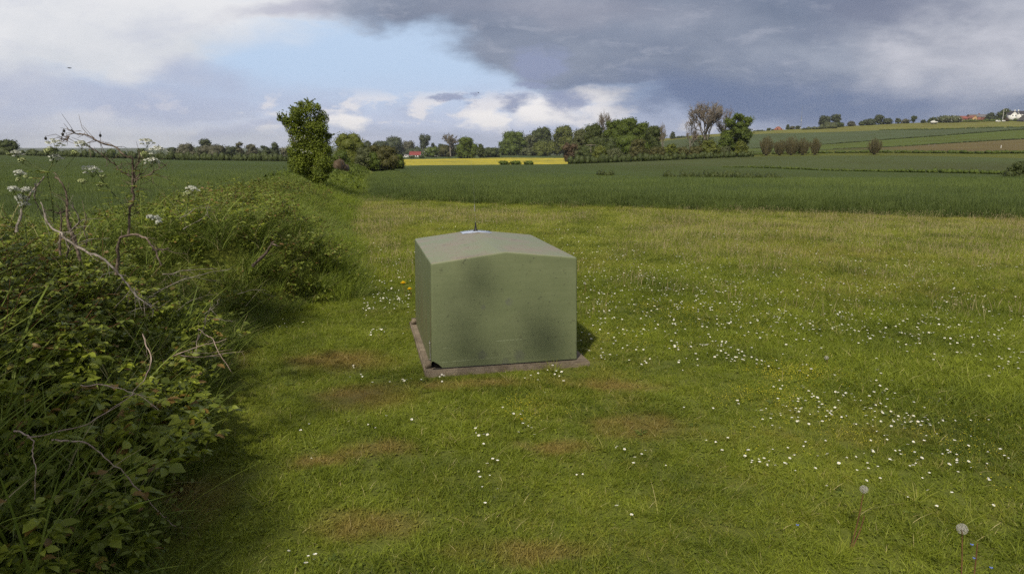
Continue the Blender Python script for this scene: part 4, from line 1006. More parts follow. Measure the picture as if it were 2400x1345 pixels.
# ------------------------------------------------------------------ buildings
def pm(name, c, r=.8):
    return plain_mat(name, tuple(v * .85 for v in c) + (1,), c + (1,), 1.5, r)
M_wwall = pm('white render', (.78, .77, .74)); M_rroof = pm('red roof sheet', (.24, .055, .05), .6); M_dk = pm('dark slate roof', (.045, .04, .05)); M_oroof = pm('orange tile roof', (.28, .11, .07)); M_brick = pm('red brick', (.24, .10, .075)); M_ywall = pm('ochre wall', (.42, .27, .13)); M_groof = pm('grey roof', (.17, .16, .17)); M_win = pm('window glass', (.03, .035, .045), .15); M_boards = pm('dark boards', (.07, .065, .06))
def house(label, px0, px1, pe, pr, Y, wall, roof, depth=8, gable=False, chim=(), wins=4, name='farmhouse', hip=0., rz=0, zb=None):
    xc = ((px0 + px1) / 2 - 1200) / 1668 * Y; L = (px1 - px0) / 1668 * Y; z0 = float(top(xc, Y)) if zb is None else zb
    ze = EYE + slope(pe) * Y - z0; zr = EYE + slope(pr) * Y - z0
    root = empty(name, (xc, Y, z0 - .5), label, 'house', rz=rz); ze += .5; zr += .5
    mb = MB(); h = L / 2; d = depth
    if not gable:
        mb.box(-h, h, 0, d, 0, ze)
        if hip < .01:
            for s_ in (-1, 1): mb.poly([(s_ * h, 0, ze), (s_ * h, d, ze), (s_ * h, d / 2, zr)])
        mb.build('wall', wall, root)
        mb = MB(); o_ = .35; hh = h + .25; hr = hh - hip
        mb.add([(-hh, -o_, ze - .1), (hh, -o_, ze - .1), (hr, d / 2, zr + .1), (-hr, d / 2, zr + .1), (-hh, d + o_, ze - .1), (hh, d + o_, ze - .1)], [(0, 1, 2, 3), (5, 4, 3, 2)]);
        if hip: mb.add([(-hh, -o_, ze - .1), (-hr, d / 2, zr + .1), (-hh, d + o_, ze - .1), (hh, -o_, ze - .1), (hr, d / 2, zr + .1), (hh, d + o_, ze - .1)], [(0, 1, 2), (3, 5, 4)])
    else:
        mb.box(-h, h, 0, d, 0, ze); mb.poly([(-h, 0, ze), (h, 0, ze), (0, 0, zr)]); mb.poly([(-h, d, ze), (h, d, ze), (0, d, zr)]); mb.build('wall', wall, root)
        mb = MB(); hh = h + .3; mb.add([(-hh, -.3, ze - .2), (0, -.3, zr + .1), (0, d, zr + .1), (-hh, d, ze - .2), (hh, -.3, ze - .2), (hh, d, ze - .2)], [(0, 1, 2, 3), (4, 5, 2, 1)])
    rf = mb.build('roof', roof, root)
    for c_ in chim:
        mb = MB(); mb.box(c_ * h - .45, c_ * h + .45, d / 2 - .4, d / 2 + .4, zr - .6, zr + 1.1); mb.build('chimney', wall if wall is M_wwall else M_brick, rf)
    for i in range(wins):
        xw = -h + L * (i + .5) / wins; mb = MB(); mb.box(xw - .55, xw + .55, -.06, .02, max(ze - 1.9, .9), max(ze - .7, 2.)); mb.build('window', M_win, root)
    return root
house('small white farmhouse with a red roof at the edge of the yellow field', 959, 985, 363.5, 355.5, 640, M_wwall, M_rroof, 7, wins=4)
house('low white outbuilding left of the red roofed farmhouse', 947, 956, 365, 362.2, 640, M_wwall, M_groof, 5, wins=2, name='outbuilding')
house('orange pyramid roofed house half hidden on the skyline left of the mast', 1815, 1832, 304.5, 297, 722, M_ywall, M_oroof, 7, hip=2.8, wins=2, name='cottage')
house('white gabled farmhouse with a dark roof at the right end of the hilltop', 2352, 2376, 268, 260, 735, M_wwall, M_dk, 8, chim=(-.95, .75), wins=3)
house('white front gable of the hilltop farmhouse', 2360, 2374, 268, 261.5, 727, M_wwall, M_dk, 7, gable=True, wins=2, name='farmhouse_wing')
house('white long wing at the right edge with a dark roof and row of windows', 2381, 2412, 267.5, 260, 733, M_wwall, M_dk, 8, chim=(-.97,), wins=5, name='farmhouse_wing')
house('low red brick house right of the blossoming thicket', 2240, 2260, 278, 272, 730, M_brick, pm('brick red roof', (.27, .09, .07)), 8, wins=2, name='brick_house')
house('ochre gabled house with a round window between the brick houses', 2271, 2282, 276.5, 270.5, 726, M_ywall, M_brick, 9, gable=True, wins=1, name='gabled_house')
house('long grey roofed house behind the ochre gable', 2266, 2308, 274, 268, 738, M_brick, M_groof, 9, chim=(.2,), wins=4, name='brick_house')
house('dark barn roof corner at the right edge below the white farmhouse', 2389, 2420, 282, 267, 690, M_boards, M_boards, 9, gable=True, wins=0, name='barn')
def car(label, px, Y, ln, hgt, mat, cat='car', name='parked_car'):
    X = (px - 1200) / 1668 * Y; root = empty(name, (X, Y, float(top(X, Y))), label, cat)
    mb = MB(); pts = [(-.5, .18), (-.5, .5), (-.36, .58), (-.22, 1.), (.25, 1.), (.38, .6), (.5, .52), (.5, .18)]
    a_ = [(p * ln, -.85, q * hgt) for p, q in pts]; b_ = [(p * ln, .85, q * hgt) for p, q in pts]; n = len(pts)
    mb.add(a_ + b_, [list(range(n))]); mb.add(a_ + b_, [[n + i for i in range(n)]]); mb.add(a_ + b_, [(i, (i + 1) % n, n + (i + 1) % n, n + i) for i in range(n)]); mb.build('body', mat, root)
    mb = MB(); mb.add([(-.22 * ln, -.86, .6 * hgt), (.3 * ln, -.86, .6 * hgt), (.2 * ln, -.86, .94 * hgt), (-.17 * ln, -.86, .94 * hgt)], [(0, 1, 2, 3)]); mb.build('side_window', M_win, root)
    for s_ in (-.3, .32): mb = MB(); mb.tube([(s_ * ln, -.9, .33), (s_ * ln, .9, .33)], [.33, .33], 10); mb.build('wheel', M_black, root)
car('white car parked on the track below the white farmhouse', 2330.5, 700, 4.4, 1.7, M_wwall)
car('smaller white car right of the first, beside the dark red shrub', 2343.5, 700, 2.6, 1.6, M_wwall)
car('pale car parked left of the red roofed farmhouse', 951, 630, 4.3, 1.6, M_wwall)
T('red_shrub', 'dark red leaved shrub right of the white cars', 'shrub', 2350, 277, 13, 703, 'brown', 'dome', 1.2, nb=5)
# white trailer on the hill
tr = empty('white_trailer', ((2182 - 1200) / 1668 * 690, 690, float(top((2182 - 1200) / 1668 * 690, 690.))), 'white flat trailer with a raised cover standing on the hilltop pasture', 'trailer')
mb = MB(); mb.box(-3., 3., -1, 1, 1.1, 2.3); mb.build('body', M_wwall, tr)
mb = MB(); mb.add([(-2.8, -1, 2.5), (0, -1, 3.4), (.8, -1, 2.9), (-2.8, 1, 2.5), (0, 1, 3.4), (.8, 1, 2.9)], [(0, 1, 4, 3), (1, 2, 5, 4), (0, 2, 1), (3, 4, 5)]); mb.build('cover', M_wwall, tr)
mb = MB(); mb.box(-2.7, 2.7, -.9, .9, .45, 1.09); mb.build('chassis', M_boards, tr)
for s_ in (-1.6, 1.6): mb = MB(); mb.tube([(s_, -1.02, .45), (s_, 1.02, .45)], [.45, .45], 10); mb.build('wheel', M_black, tr)
def pole(name, label, px, p0, p1, Y, r, mat, arms=None, lean=0):
    X = (px - 1200) / 1668 * Y; z0 = float(top(X, Y)); z1 = EYE + slope(p0) * Y
    mb = MB(); mb.tube([(0, 0, -.3), (0, 0, (z1 - z0) * .5), (lean, 0, z1 - z0)], [r, r * .85, r * .5], 6)
    if arms: mb.box(-arms, arms, -.06, .06, z1 - z0 - .7, z1 - z0 - .55)
    o = mb.build(name, mat); o.location = (X, Y, z0); return tag(o, label, name.split('_')[-1])
pole('utility_pole', 'grey utility pole with a crossarm in front of the copse', 1385, 335, 360, 196, .11, M_palebark, 1.4)
pole('flag_pole', 'white flagpole left of the white farmhouse', 2341, 253, 273, 725, .2, M_wwall)
pole('lamp_pole', 'short grey pole above the red roofed farmhouse', 991, 346, 352, 640, .3, M_groof)
pole('marker_post', 'thin pale post at the edge of the yellow field below the round tree', 1077, 362, 367, 430, .14, M_wwall)
# mast
mr = empty('radio_mast', ((1873 - 1200) / 1668 * 1100, 1100, float(top((1873 - 1200) / 1668 * 1100, 1100.))), 'very tall thin lattice radio mast on the skyline', 'mast')
zt = EYE + slope(248) * 1100 - mr.location.z
mb = MB()
for a_ in range(3):
    c_, s_ = math.cos(a_ * 2.1), math.sin(a_ * 2.1); mb.tube([(c_ * .55, s_ * .55, 0), (c_ * .5, s_ * .5, zt * .62)], [.14, .12], 4)
for i in range(24):
    z_ = zt * .62 * i / 24; mb.tube([(.5, 0, z_), (-.3, .45, z_ + .8), (-.3, -.45, z_ + 1.4)], [.07, .07, .07], 3)
mb.build('lattice', M_steel, mr)
mb = MB(); mb.tube([(0, 0, zt * .6), (0, 0, zt)], [.22, .1], 5); mb.build('tip', M_steel, mr)
mb = MB(); mb.sphere((0, 0, zt * .24), (.9, .9, 1.), 8); mb.build('dish', M_wwall, mr)
mb = MB(); mb.sphere((0, 0, zt * .5), (.7, .7, .9), 8); mb.build('dish', M_wwall, mr)
# goal shaped white fence on slope
mb = MB(); X = (2183 - 1200) / 1668 * 290
for q in (-1.2, 1.2): mb.tube([(q, 0, 0), (q, 0, 1.1)], [.09, .09], 5)
mb.box(-1.2, 1.2, -.05, .05, .35, .45); o = mb.build('field_gate', M_palebark); o.location = (X, 290, float(top(X, 290.))); tag(o, 'small pale field gate on the lower hill slope', 'gate')
mb = MB(); mb.tube([(0, 0, 0), (0, 0, 1.0)], [.1, .08], 5); X = (2346 - 1200) / 1668 * 240; o = mb.build('marker_post', M_wwall); o.location = (X, 240, float(top(X, 240.))); tag(o, 'small white post at the foot of the brown field on the right', 'post')

# birds
def bird(px, py, Y, s, lb, wing):
    p = at(px, py, Y); root = empty('swallow', p, lb, 'bird', 'birds in the sky')
    mb = MB(); mb.sphere((0, 0, 0), (s * .5, s * .16, s * .15), 8); mb.add([(-.45 * s, 0, 0), (-.8 * s, .1 * s, 0), (-.65 * s, 0, 0.01), (-.8 * s, -.1 * s, 0)], [(0, 1, 2), (0, 2, 3)]); mb.sphere((s * .45, 0, .04 * s), s * .12, 6); mb.build('body', M_black, root, smooth=True)
    for sg in (-1, 1):
        mb = MB(); a_ = [(.2 * s, 0, 0), (.15 * s, sg * .5 * s, wing * .5), (-.2 * s, sg * 1.05 * s, wing), (-.15 * s, sg * .4 * s, wing * .4), (-.1 * s, 0, 0)]
        b_ = [(p_[0], p_[1], p_[2] + .02 * s) for p_ in a_]; mb.add(a_ + b_, [list(range(5)), list(range(5, 10))]); mb.build('wing', M_black, root)
    root.rotation_euler = (0, 0, random.uniform(-.3, .3)); return root
bird(163, 160, 18, .08, 'black bird gliding in the upper left sky', .01).rotation_euler = (0, 0, .25)
bird(1121, 218, 40, .08, 'tiny dark bird above the small clouds in the middle', .05)
bird(808, 168, 60, .05, 'faint speck of a bird in the blue gap of sky', .03)

# ------------------------------------------------------------------ near hedge: shrubs, dead branches, cow parsley
M_twig = plain_mat('dead grey twig', (.10, .08, .065, 1), (.34, .30, .26, 1), 45, .9)
M_stick = plain_mat('brown stick', (.045, .032, .024, 1), (.20, .155, .12, 1), 45, .9)
M_pinktwig = plain_mat('pale pinkish dead stem', (.26, .18, .15, 1), (.48, .38, .32, 1), 30, .85)
M_redcane = plain_mat('reddish cane', (.09, .04, .02, 1), (.17, .09, .04, 1), 30, .7)
M_gstem = plain_mat('green stem', (.06, .08, .02, 1), (.12, .14, .04, 1), 30, .6)
M_bram = [leaf_mat('bramble leaf', (.075, .108, .012, 1), (.34, .39, .042, 1), .35, third=(.24, .15, .04, 1), nscale=2.5, rough=.45, spec=.4),
          leaf_mat('rose leaf', (.06, .09, .013, 1), (.25, .29, .042, 1), .35, third=(.20, .12, .04, 1), nscale=2.5, rough=.5, spec=.35)]
def leaves(mb, rng, P, dirs, L, W_, droop=.25):
    """ovate folded leaves, 8 verts each: base at P, axis dirs"""
    n = len(P); d = dirs / (np.linalg.norm(dirs, axis=1)[:, None] + 1e-9)
    up = np.tile([0, 0, 1.], (n, 1)) + rng.normal(0, .45, (n, 3)); s = np.cross(d, up); s /= np.linalg.norm(s, axis=1)[:, None] + 1e-9; u = np.cross(s, d)
    L = L[:, None]; W_ = W_[:, None]; f = rng.uniform(.05, .3, (n, 1))
    mid = lambda t, dz=0: P + d * L * t - u * (droop * L * t * t) + u * dz
    side = lambda t, k, sg: mid(t) + s * W_ * k * sg + u * W_ * f
    V = [mid(0), side(.28, .42, -1), side(.28, .42, 1), mid(.3), side(.62, .40, -1), side(.62, .40, 1), mid(.66), mid(1.)]
    VV = np.stack(V, 1).reshape(-1, 3); i = np.arange(n)[:, None] * 8; base = mb.n
    r = np.repeat(rng.uniform(0, 1, n), 8)
    mb.add(VV, i + np.array([[3, 2, 5, 6]]), r); 
    for q in ([1, 3, 6, 4],): mb.add(np.zeros((0, 3)), i + np.array([q]) - (mb.n - base), np.zeros(0))
    for q in ([0, 3, 1], [0, 2, 3], [4, 6, 7], [6, 5, 7]): mb.add(np.zeros((0, 3)), i + np.array([q]) - (mb.n - base), np.zeros(0))
def cane_shrub(label, x0, x1, y0, y1, ncane, hmin, hmax, leafL, kind, cat='bramble', name='bramble_bush', out=.5, seed=0, lpn=3):
    rng = np.random.default_rng(seed); cx_, cy_ = (x0 + x1) / 2, (y0 + y1) / 2; cz = float(ground(np.array(cx_), np.array(cy_)))
    root = empty(name, (cx_, cy_, cz), label, cat, 'shrubs of the near hedge'); o_ = np.array([cx_, cy_, cz])
    st = MB(); lf = MB(); P = []; Dd = []; LL = []
    for i in range(ncane):
        px_, py_ = rng.uniform(x0, x1), rng.uniform(y0, y1)
        if sdist(px_, py_) < .02: continue
        p = np.array([px_, py_, float(ground(np.array(px_), np.array(py_)))]) - o_
        a_ = rng.uniform(-1.6, .5); h = rng.uniform(hmin, hmax); d = np.array([math.cos(a_) * out * rng.uniform(.2, 1.2), math.sin(a_) * out * rng.uniform(.1, 1.), 1.]); n = 11; pts = [p]
        v = d / np.linalg.norm(d)
        for k in range(n):
            v = v + rng.normal(0, .12, 3) + np.array([0, 0, -.10]); v /= np.linalg.norm(v); pts.append(pts[-1] + v * h / n)
        pts = np.array(pts); st.tube(pts, np.linspace(.004, .0013, n + 1), 4, cap=False)
        for k in range(2, n + 1):
            for q in range(2):
                t = pts[k] + (pts[k - 1] - pts[k]) * rng.uniform(0, 1); ax = rng.uniform(0, 6.28); pd = np.array([math.cos(ax), math.sin(ax) - .25, rng.uniform(-.1, .5)]); pd /= np.linalg.norm(pd)
                pet = rng.uniform(.02, .05); e_ = t + pd * pet; sd2 = np.cross(pd, [0, 0, 1]); l_ = leafL * rng.uniform(.55, 1.45)
                for w_ in ((0, 0), (1, .9), (-1, .9), (1.1, .2), (-1.1, .2))[:lpn]:
                    P.append(e_ - pd * pet * .35 * abs(w_[0])); dd = pd * (1 - .45 * abs(w_[0])) + sd2 * w_[0] * .8; dd[2] *= .4; Dd.append(dd); LL.append(l_ * (1 - .2 * abs(w_[0])))
    P = np.array(P); Dd = np.array(Dd); LL = np.array(LL); leaves(lf, rng, P, Dd, LL, LL * rng.uniform(.55, .8, len(LL)))
    st.build('stems', M_redcane if kind else M_gstem, root); lf.build('leaves', M_bram[kind], root); return root
cane_shrub('low bramble with fresh yellowish leaves at the bottom left corner', -2.3, -1.62, 1.9, 2.9, 42, .25, .5, .055, 0, seed=1)
cane_shrub('bramble mound with large rounded green leaves along the lower left lawn edge', -2.7, -1.75, 2.9, 3.7, 90, .3, .55, .058, 0, seed=2)
cane_shrub('bramble with dull green leaves spilling to the lawn below the white forked twigs', -3.1, -2.0, 3.7, 4.6, 130, .28, .52, .046, 0, seed=3)
cane_shrub('leafy bramble at the dark corner where the lawn cuts into the bank', -3.6, -2.3, 4.6, 5.7, 130, .28, .5, .044, 0, seed=4)
cane_shrub('wild rose with reddish shoots at the left edge of the picture', -3.9, -2.5, 2.6, 3.7, 150, .5, .82, .034, 1, 'rose bush', 'rose_bush', seed=5, lpn=5)
cane_shrub('wild rose thicket around the foot of the bare briar', -4.3, -2.8, 3.7, 5.0, 170, .38, .66, .032, 1, 'rose bush', 'rose_bush', seed=6, lpn=5)
cane_shrub('shaggy rose bush behind the arched grey branch', -5.0, -3.1, 5.0, 6.4, 130, .28, .46, .03, 1, 'rose bush', 'rose_bush', seed=7, lpn=5)
cane_shrub('sparse bramble on the grassy bank left of the cabinet', -4.2, -2.6, 6.6, 8.0, 50, .25, .45, .04, 0, seed=8)
cane_shrub('patch of nettles and herbs on the middle of the grassy bank', -5.2, -3.3, 8.2, 10.5, 110, .3, .5, .045, 1, 'herb patch', 'nettle_patch', seed=9, lpn=3, out=.25)
cane_shrub('clump of tall nettles on the bank halfway to the hawthorn', -6.0, -3.9, 10.8, 13.6, 130, .3, .55, .045, 1, 'herb patch', 'nettle_patch', seed=10, lpn=3, out=.25)
cane_shrub('rough weed clump on the bank just in front of the hawthorn', -7.0, -4.9, 15.5, 19.5, 130, .3, .5, .05, 1, 'herb patch', 'weed_patch', seed=11, lpn=3, out=.25)
cane_shrub('dark nettles at the lower right corner of the grassy bank', -2.9, -2.0, 7.3, 9.2, 70, .3, .5, .04, 1, 'herb patch', 'nettle_patch', seed=12, lpn=3, out=.3)
# herb understory leaves
tl = []
for i in range(3):
    r = np.random.default_rng(700 + i); mb = MB(); n = 70; P_ = disc(n, .22, r); P_[:, 2] = r.uniform(.02, .22, n); a_ = r.uniform(0, 6.28, n)
    leaves(mb, r, P_, np.stack([np.cos(a_), np.sin(a_), r.uniform(-.3, .5, n)], 1), r.uniform(.02, .05, n), r.uniform(.014, .035, n)); tl.append(tile_obj('herb_tuft', mb, M_bram[1]))
X, Y = jitter_grid(-9, 0, 1.6, 22, .28); s = sdist(X, Y)
ok = (s > .02) & (s < 3.2) & (X > -Y * .8 - 1) & ((Y < 7.4) | (hnoise(X, Y, 1.1, 33) > -.12))
scatter('undergrowth', 'leafy undergrowth of herbs in the hedge bank', np.stack([X[ok], Y[ok], ground(X[ok], Y[ok]) + .03], 1), RNG.uniform(.7, 1.3, ok.sum()), RNG.uniform(0, 6.28, ok.sum()), tl)

def pxpath(pts, Y0, Y1, sub=4):
    """smooth 3-D path through photo points at real depths"""
    n = len(pts); Q = np.array([at(p[0], p[1], Y0 + (Y1 - Y0) * i / (n - 1)) for i, p in enumerate(pts)])
    t = np.linspace(0, n - 1, (n - 1) * sub + 1); out = []
    for u in t:
        i = min(int(u), n - 2); f = u - i; p0 = Q[max(i - 1, 0)]; p1 = Q[i]; p2 = Q[i + 1]; p3 = Q[min(i + 2, n - 1)]
        out.append(.5 * ((2 * p1) + (-p0 + p2) * f + (2 * p0 - 5 * p1 + 4 * p2 - p3) * f * f + (-p0 + 3 * p1 - 3 * p2 + p3) * f ** 3))
    return np.array(out)
def twigs(mb, rng, path, n, L, r, ang=.8):
    for _ in range(n):
        i = rng.integers(1, len(path) - 1); d = path[i] - path[i - 1]; d /= np.linalg.norm(d); nd = d + rng.normal(0, ang, 3); nd /= np.linalg.norm(nd); l = L * rng.uniform(.3, 1.2)
        q = path[i] + nd * l * .5 + rng.normal(0, .08 * l, 3); e = q + (nd + rng.normal(0, .3, 3)) * l * .5; mb.tube([path[i], q, e], [r, r * .8, r * .5], 4, cap=False)
def branch(label, paths, mat, r0, Y0, Y1, ntw=6, L=.06, name='dead_branch', hips=(), cat='branch', hump=False):
    rng = np.random.default_rng(len(label) * 7 + int(r0 * 1e5)); P0 = at(*paths[0][0], Y0); root = empty(name, P0, label, cat)
    for j, pth in enumerate(paths):
        P_ = pxpath(pth, Y0 + .02 * j, Y1 + .03 * j) - P0; k = 1 if j == 0 else .62
        P_ = P_ + np.cumsum(rng.normal(0, .0022, P_.shape), 0)
        mb = MB(); rad = np.linspace(r0 * k, r0 * k * .38, len(P_)) if not hump else r0 * k * (.35 + .65 * np.sin(np.linspace(.25, PI - .1, len(P_))))
        P_ = P_ + np.repeat(rng.normal(0, .006 * (Y0 / 3), (len(P_) // 3 + 1, 3)), 3, 0)[:len(P_)] * .5
        mb.tube(P_, rad * rng.uniform(.8, 1.2, len(P_)), 6); twigs(mb, rng, P_, ntw if j == 0 else max(1, ntw // 2), L, r0 * .22)
        mb.build('stem', mat, root, smooth=True)
    for h in hips:
        mb = MB(); p = at(*h, Y1) - P0; mb.sphere(p, (.007, .007, .009), 8); mb.tube([p, p + [0, 0, .014]], [.002, .001], 4); mb.build('rose_hip', M_black, root, smooth=True)
    return root
branch('bare briar with a long arching top carrying black hips against the sky', [[(300, 545), (306, 500), (309, 455), (310, 415), (307, 385), (300, 372), (270, 350), (240, 337), (215, 328), (175, 318), (160, 318), (150, 308)],
   [(307, 415), (285, 398), (262, 382), (240, 365), (215, 348), (200, 342)], [(309, 425), (335, 415), (355, 407), (370, 397), (383, 388)], [(160, 319), (150, 325), (138, 322)], [(310, 430), (322, 400), (332, 372), (330, 352)], [(308, 452), (322, 425), (340, 395)]],
   M_stick, .0072, 3.9, 3.75, 44, .09, 'bare_briar', [(150, 307), (147, 315), (107, 325), (235, 318), (372, 345)])
branch('long dead grey branch sweeping down from the left edge towards the middle of the hedge', [[(95, 475), (105, 510), (125, 533), (150, 550), (180, 573), (215, 595), (245, 607), (270, 627), (298, 652), (318, 675), (340, 702)], [(318, 675), (322, 700), (345, 716), (365, 708)], [(150, 552), (165, 540), (185, 520), (165, 480)]], M_twig, .0060, 3.3, 3.1, 26, .13, hump=True)
branch('arched dark grey branch curving over in the middle of the hedge', [[(272, 640), (273, 610), (280, 575), (292, 560), (325, 556), (345, 562), (360, 585), (370, 605), (376, 625)], [(360, 585), (385, 580), (400, 575)]], M_stick, .0085, 3.5, 3.4, 7, .07)
branch('short thick brown stub of branch pointing up right from the bank', [[(590, 625), (610, 603), (625, 587), (640, 567)], [(637, 572), (645, 574), (650, 578)]], M_stick, .017, 6.6, 6.5, 2, .05)
branch('upright forked dead stem left of the briar', [[(190, 612), (178, 565), (165, 520), (160, 475), (152, 434), (130, 420)], [(165, 520), (180, 555), (192, 590)], [(163, 495), (140, 500), (120, 492)]], M_stick, .0085, 3.5, 3.5, 12, .08)
branch('leaning dead stem below the drooping flower head at the left edge', [[(38, 545), (45, 510), (55, 480), (66, 455), (80, 433), (98, 412)], [(80, 433), (82, 470), (98, 500), (106, 517)]], M_twig, .007, 3.4, 3.5, 8, .07)
branch('row of dark thin upright stems in front of the left edge roses', [[(142, 600), (140, 560), (142, 500)], [(200, 575), (202, 540), (203, 505)], [(155, 600), (160, 560), (164, 535)]], M_stick, .006, 3.3, 3.3, 10, .06)
branch('pale bent dead stem drooping over the lawn edge at mid left', [[(466, 774), (485, 784), (500, 800), (520, 832), (545, 864)]], M_pinktwig, .0032, 4.4, 4.2, 1, .05)
branch('pale branch fanning several thin twigs to the right above the lawn', [[(380, 850), (420, 832), (455, 820), (490, 808), (528, 800)], [(420, 832), (470, 836), (520, 826), (575, 816)], [(440, 826), (490, 830), (545, 822)], [(455, 820), (458, 800), (462, 780)]], M_pinktwig, .0032, 4.0, 4.25, 7, .09)
branch('white forked twigs standing beside the dark corner of the bank', [[(463, 795), (475, 762), (482, 740), (492, 715)], [(478, 755), (505, 750), (545, 752)], [(482, 735), (505, 720), (520, 700)], [(490, 728), (508, 735), (518, 752)]], M_twig, .0035, 4.6, 4.6, 6, .07)
branch('curved pale cane forming a bow in the lower left brambles', [[(330, 785), (345, 812), (352, 840), (345, 875), (322, 905), (290, 935), (250, 962)]], M_pinktwig, .0032, 3.2, 2.9, 2, .05)
branch('thin pale cane crossing the bowed cane in the lower left', [[(190, 900), (240, 905), (290, 908), (325, 925), (365, 955)], [(290, 935), (320, 925), (360, 930)]], M_pinktwig, .0028, 3.0, 3.0, 3, .05)
branch('long pinkish dead cane arching down to the lawn at the bottom left', [[(120, 1029), (165, 1030), (205, 1037), (250, 1065), (295, 1110), (340, 1155), (375, 1198), (416, 1230)]], M_pinktwig, .0038, 2.55, 2.75, 3, .04)
branch('thin reddish cane rising to the right above the long pinkish cane', [[(65, 1028), (110, 1015), (190, 995), (235, 968), (285, 938)]], M_pinktwig, .0026, 2.5, 2.7, 2, .04)
branch('short whitish stem hanging down near the lower left corner', [[(30, 1010), (52, 1013), (68, 1028), (76, 1060), (80, 1090), (85, 1120), (84, 1178)]], M_pinktwig, .003, 2.3, 2.25, 2, .03)
branch('tangle of thin dry twigs in the dark hollow beside the bank', [[(360, 690), (420, 660), (480, 640), (540, 632)], [(400, 740), (450, 705), (520, 690)], [(380, 640), (450, 650), (520, 660)], [(560, 690), (600, 680), (640, 690)]], M_twig, .0035, 5.2, 5.6, 12, .12)
branch('loose grey twigs poking from the grass right of the arched branch', [[(380, 640), (440, 633), (510, 628)], [(430, 540), (475, 512), (488, 500)], [(420, 505), (470, 490), (510, 500)]], M_twig, .0035, 4.8, 5.0, 10, .12)
# dry leaf
# cow parsley
M_wflow = plain_mat('cow parsley floret', (.70, .72, .62, 1), (.88, .88, .82, 1), 60, .7); M_yflow = plain_mat('unopened cow parsley bud', (.40, .46, .18, 1), (.62, .66, .36, 1), 60, .7)
def parsley(label, stem, umbels, Y, seed):
    rng = np.random.default_rng(seed); P0 = at(*stem[0], Y); root = empty('cow_parsley', P0, label, 'wildflower', 'cow parsley in the near hedge')
    sp = pxpath(stem, Y, Y, 5) - P0; mb = MB(); mb.tube(sp, np.linspace(.0034, .0018, len(sp)), 6)
    ub = []
    for (ux, uy, rpx, dens, young, jx, jy) in umbels:
        j = at(jx, jy, Y) - P0; c = at(ux, uy, Y + rng.uniform(-.04, .04)) - P0
        mid = (j + c) / 2 + rng.normal(0, .006, 3); nodept = c - np.array([0, 0, rpx / 1636 * Y * 1.15])
        mb.tube([j, (j + nodept) / 2 + rng.normal(0, .005, 3), nodept], [.0017, .0014, .0012], 5, cap=False)
        m2 = MB(); R_ = rpx / 1636 * Y; nr = 11
        for k in range(nr):
            a_ = k * 2.4; q = R_ * math.sqrt((k + .6) / nr); e = c + np.array([math.cos(a_) * q, math.sin(a_) * q * .9, -.62 * q * q / R_ + .35 * math.sin(a_) * q * -1 + rng.normal(0, .002)])
            mb.tube([nodept, (nodept + e) / 2 + [0, 0, -.002], e], [.0007, .0006, .0006], 3, cap=False)
            for f in range(dens):
                a2 = rng.uniform(0, 6.28); q2 = R_ * .24 * math.sqrt(rng.uniform(0, 1)); fc = e + np.array([math.cos(a2) * q2, math.sin(a2) * q2, .004 - q2 * .3]); s_ = rng.uniform(.0026, .0048)
                n_ = 5; pts = [fc + np.array([math.cos(b) * s_, math.sin(b) * s_, rng.normal(0, .0006)]) for b in np.arange(n_) * 2 * PI / n_ + a2]; m2.add(pts, [list(range(n_))], rng.uniform(0, 1))
                m2.add([fc, fc + [s_, 0, -s_ * 1.3], fc + [-s_, 0, -s_ * 1.3]], [[0, 1, 2]], .5)
        ub.append((m2, young))
    # leaves along the stem
    m3 = MB(); k = rng.integers(3, max(4, len(sp) - 5), 5); Pl = []; Dl = []
    for i in k:
        a_ = rng.uniform(0, 6.28)
        for q in range(16): Pl.append(sp[i] + np.array([math.cos(a_), math.sin(a_), .1]) * .008 * q); b_ = a_ + (1.1 if q % 2 else -1.1); Dl.append([math.cos(b_), math.sin(b_), 0.1])
    leaves(m3, rng, np.array(Pl), np.array(Dl), np.full(len(Pl), .024), np.full(len(Pl), .009)); m3.build('leaves', M_bram[1], root)
    mb.build('stem', M_gstem, root)
    for m2, yg in ub: m2.build('flower_head', M_yflow if yg else M_wflow, root)
parsley('tall branching cow parsley with five white heads near the left edge', [(126, 520), (122, 470), (113, 420), (112, 405), (124, 380), (126, 352)],
        [(40, 354, 13, 26, 0, 112, 405), (128, 329, 20, 28, 0, 124, 380), (130, 362, 16, 28, 0, 124, 390), (52, 372, 10, 14, 1, 100, 398), (175, 354, 10, 16, 1, 120, 440), (190, 332, 15, 22, 0, 150, 372), (112, 350, 9, 12, 1, 122, 384), (22, 358, 6, 10, 1, 60, 375)], 3.55, 1)
parsley('low cow parsley with heavy drooping creamy white clusters at the left edge', [(62, 560), (58, 520), (52, 490)],
        [(45, 400, 12, 24, 0, 52, 480), (32, 438, 12, 26, 0, 52, 490), (62, 440, 13, 30, 0, 54, 485), (50, 458, 15, 34, 0, 54, 495), (56, 473, 12, 30, 0, 56, 505), (42, 420, 5, 10, 1, 50, 470), (60, 412, 5, 10, 1, 54, 480)], 3.4, 2)
parsley('slanting cow parsley with one broad white head right of the forked stem', [(302, 500), (275, 465), (250, 437), (232, 412), (224, 402)],
        [(213, 389, 22, 30, 0, 226, 405), (192, 421, 9, 22, 1, 240, 430), (241, 410, 7, 12, 1, 240, 425), (235, 430, 8, 12, 1, 244, 432)], 3.7, 3)
parsley('cow parsley rising beside the briar with three white heads', [(313, 505), (322, 465), (328, 430), (332, 395), (338, 365)],
        [(343, 326, 17, 26, 0, 336, 350), (368, 344, 20, 30, 0, 345, 375), (353, 371, 17, 30, 0, 338, 395), (337, 357, 8, 12, 1, 336, 368), (362, 372, 10, 20, 0, 345, 390)], 3.75, 4)
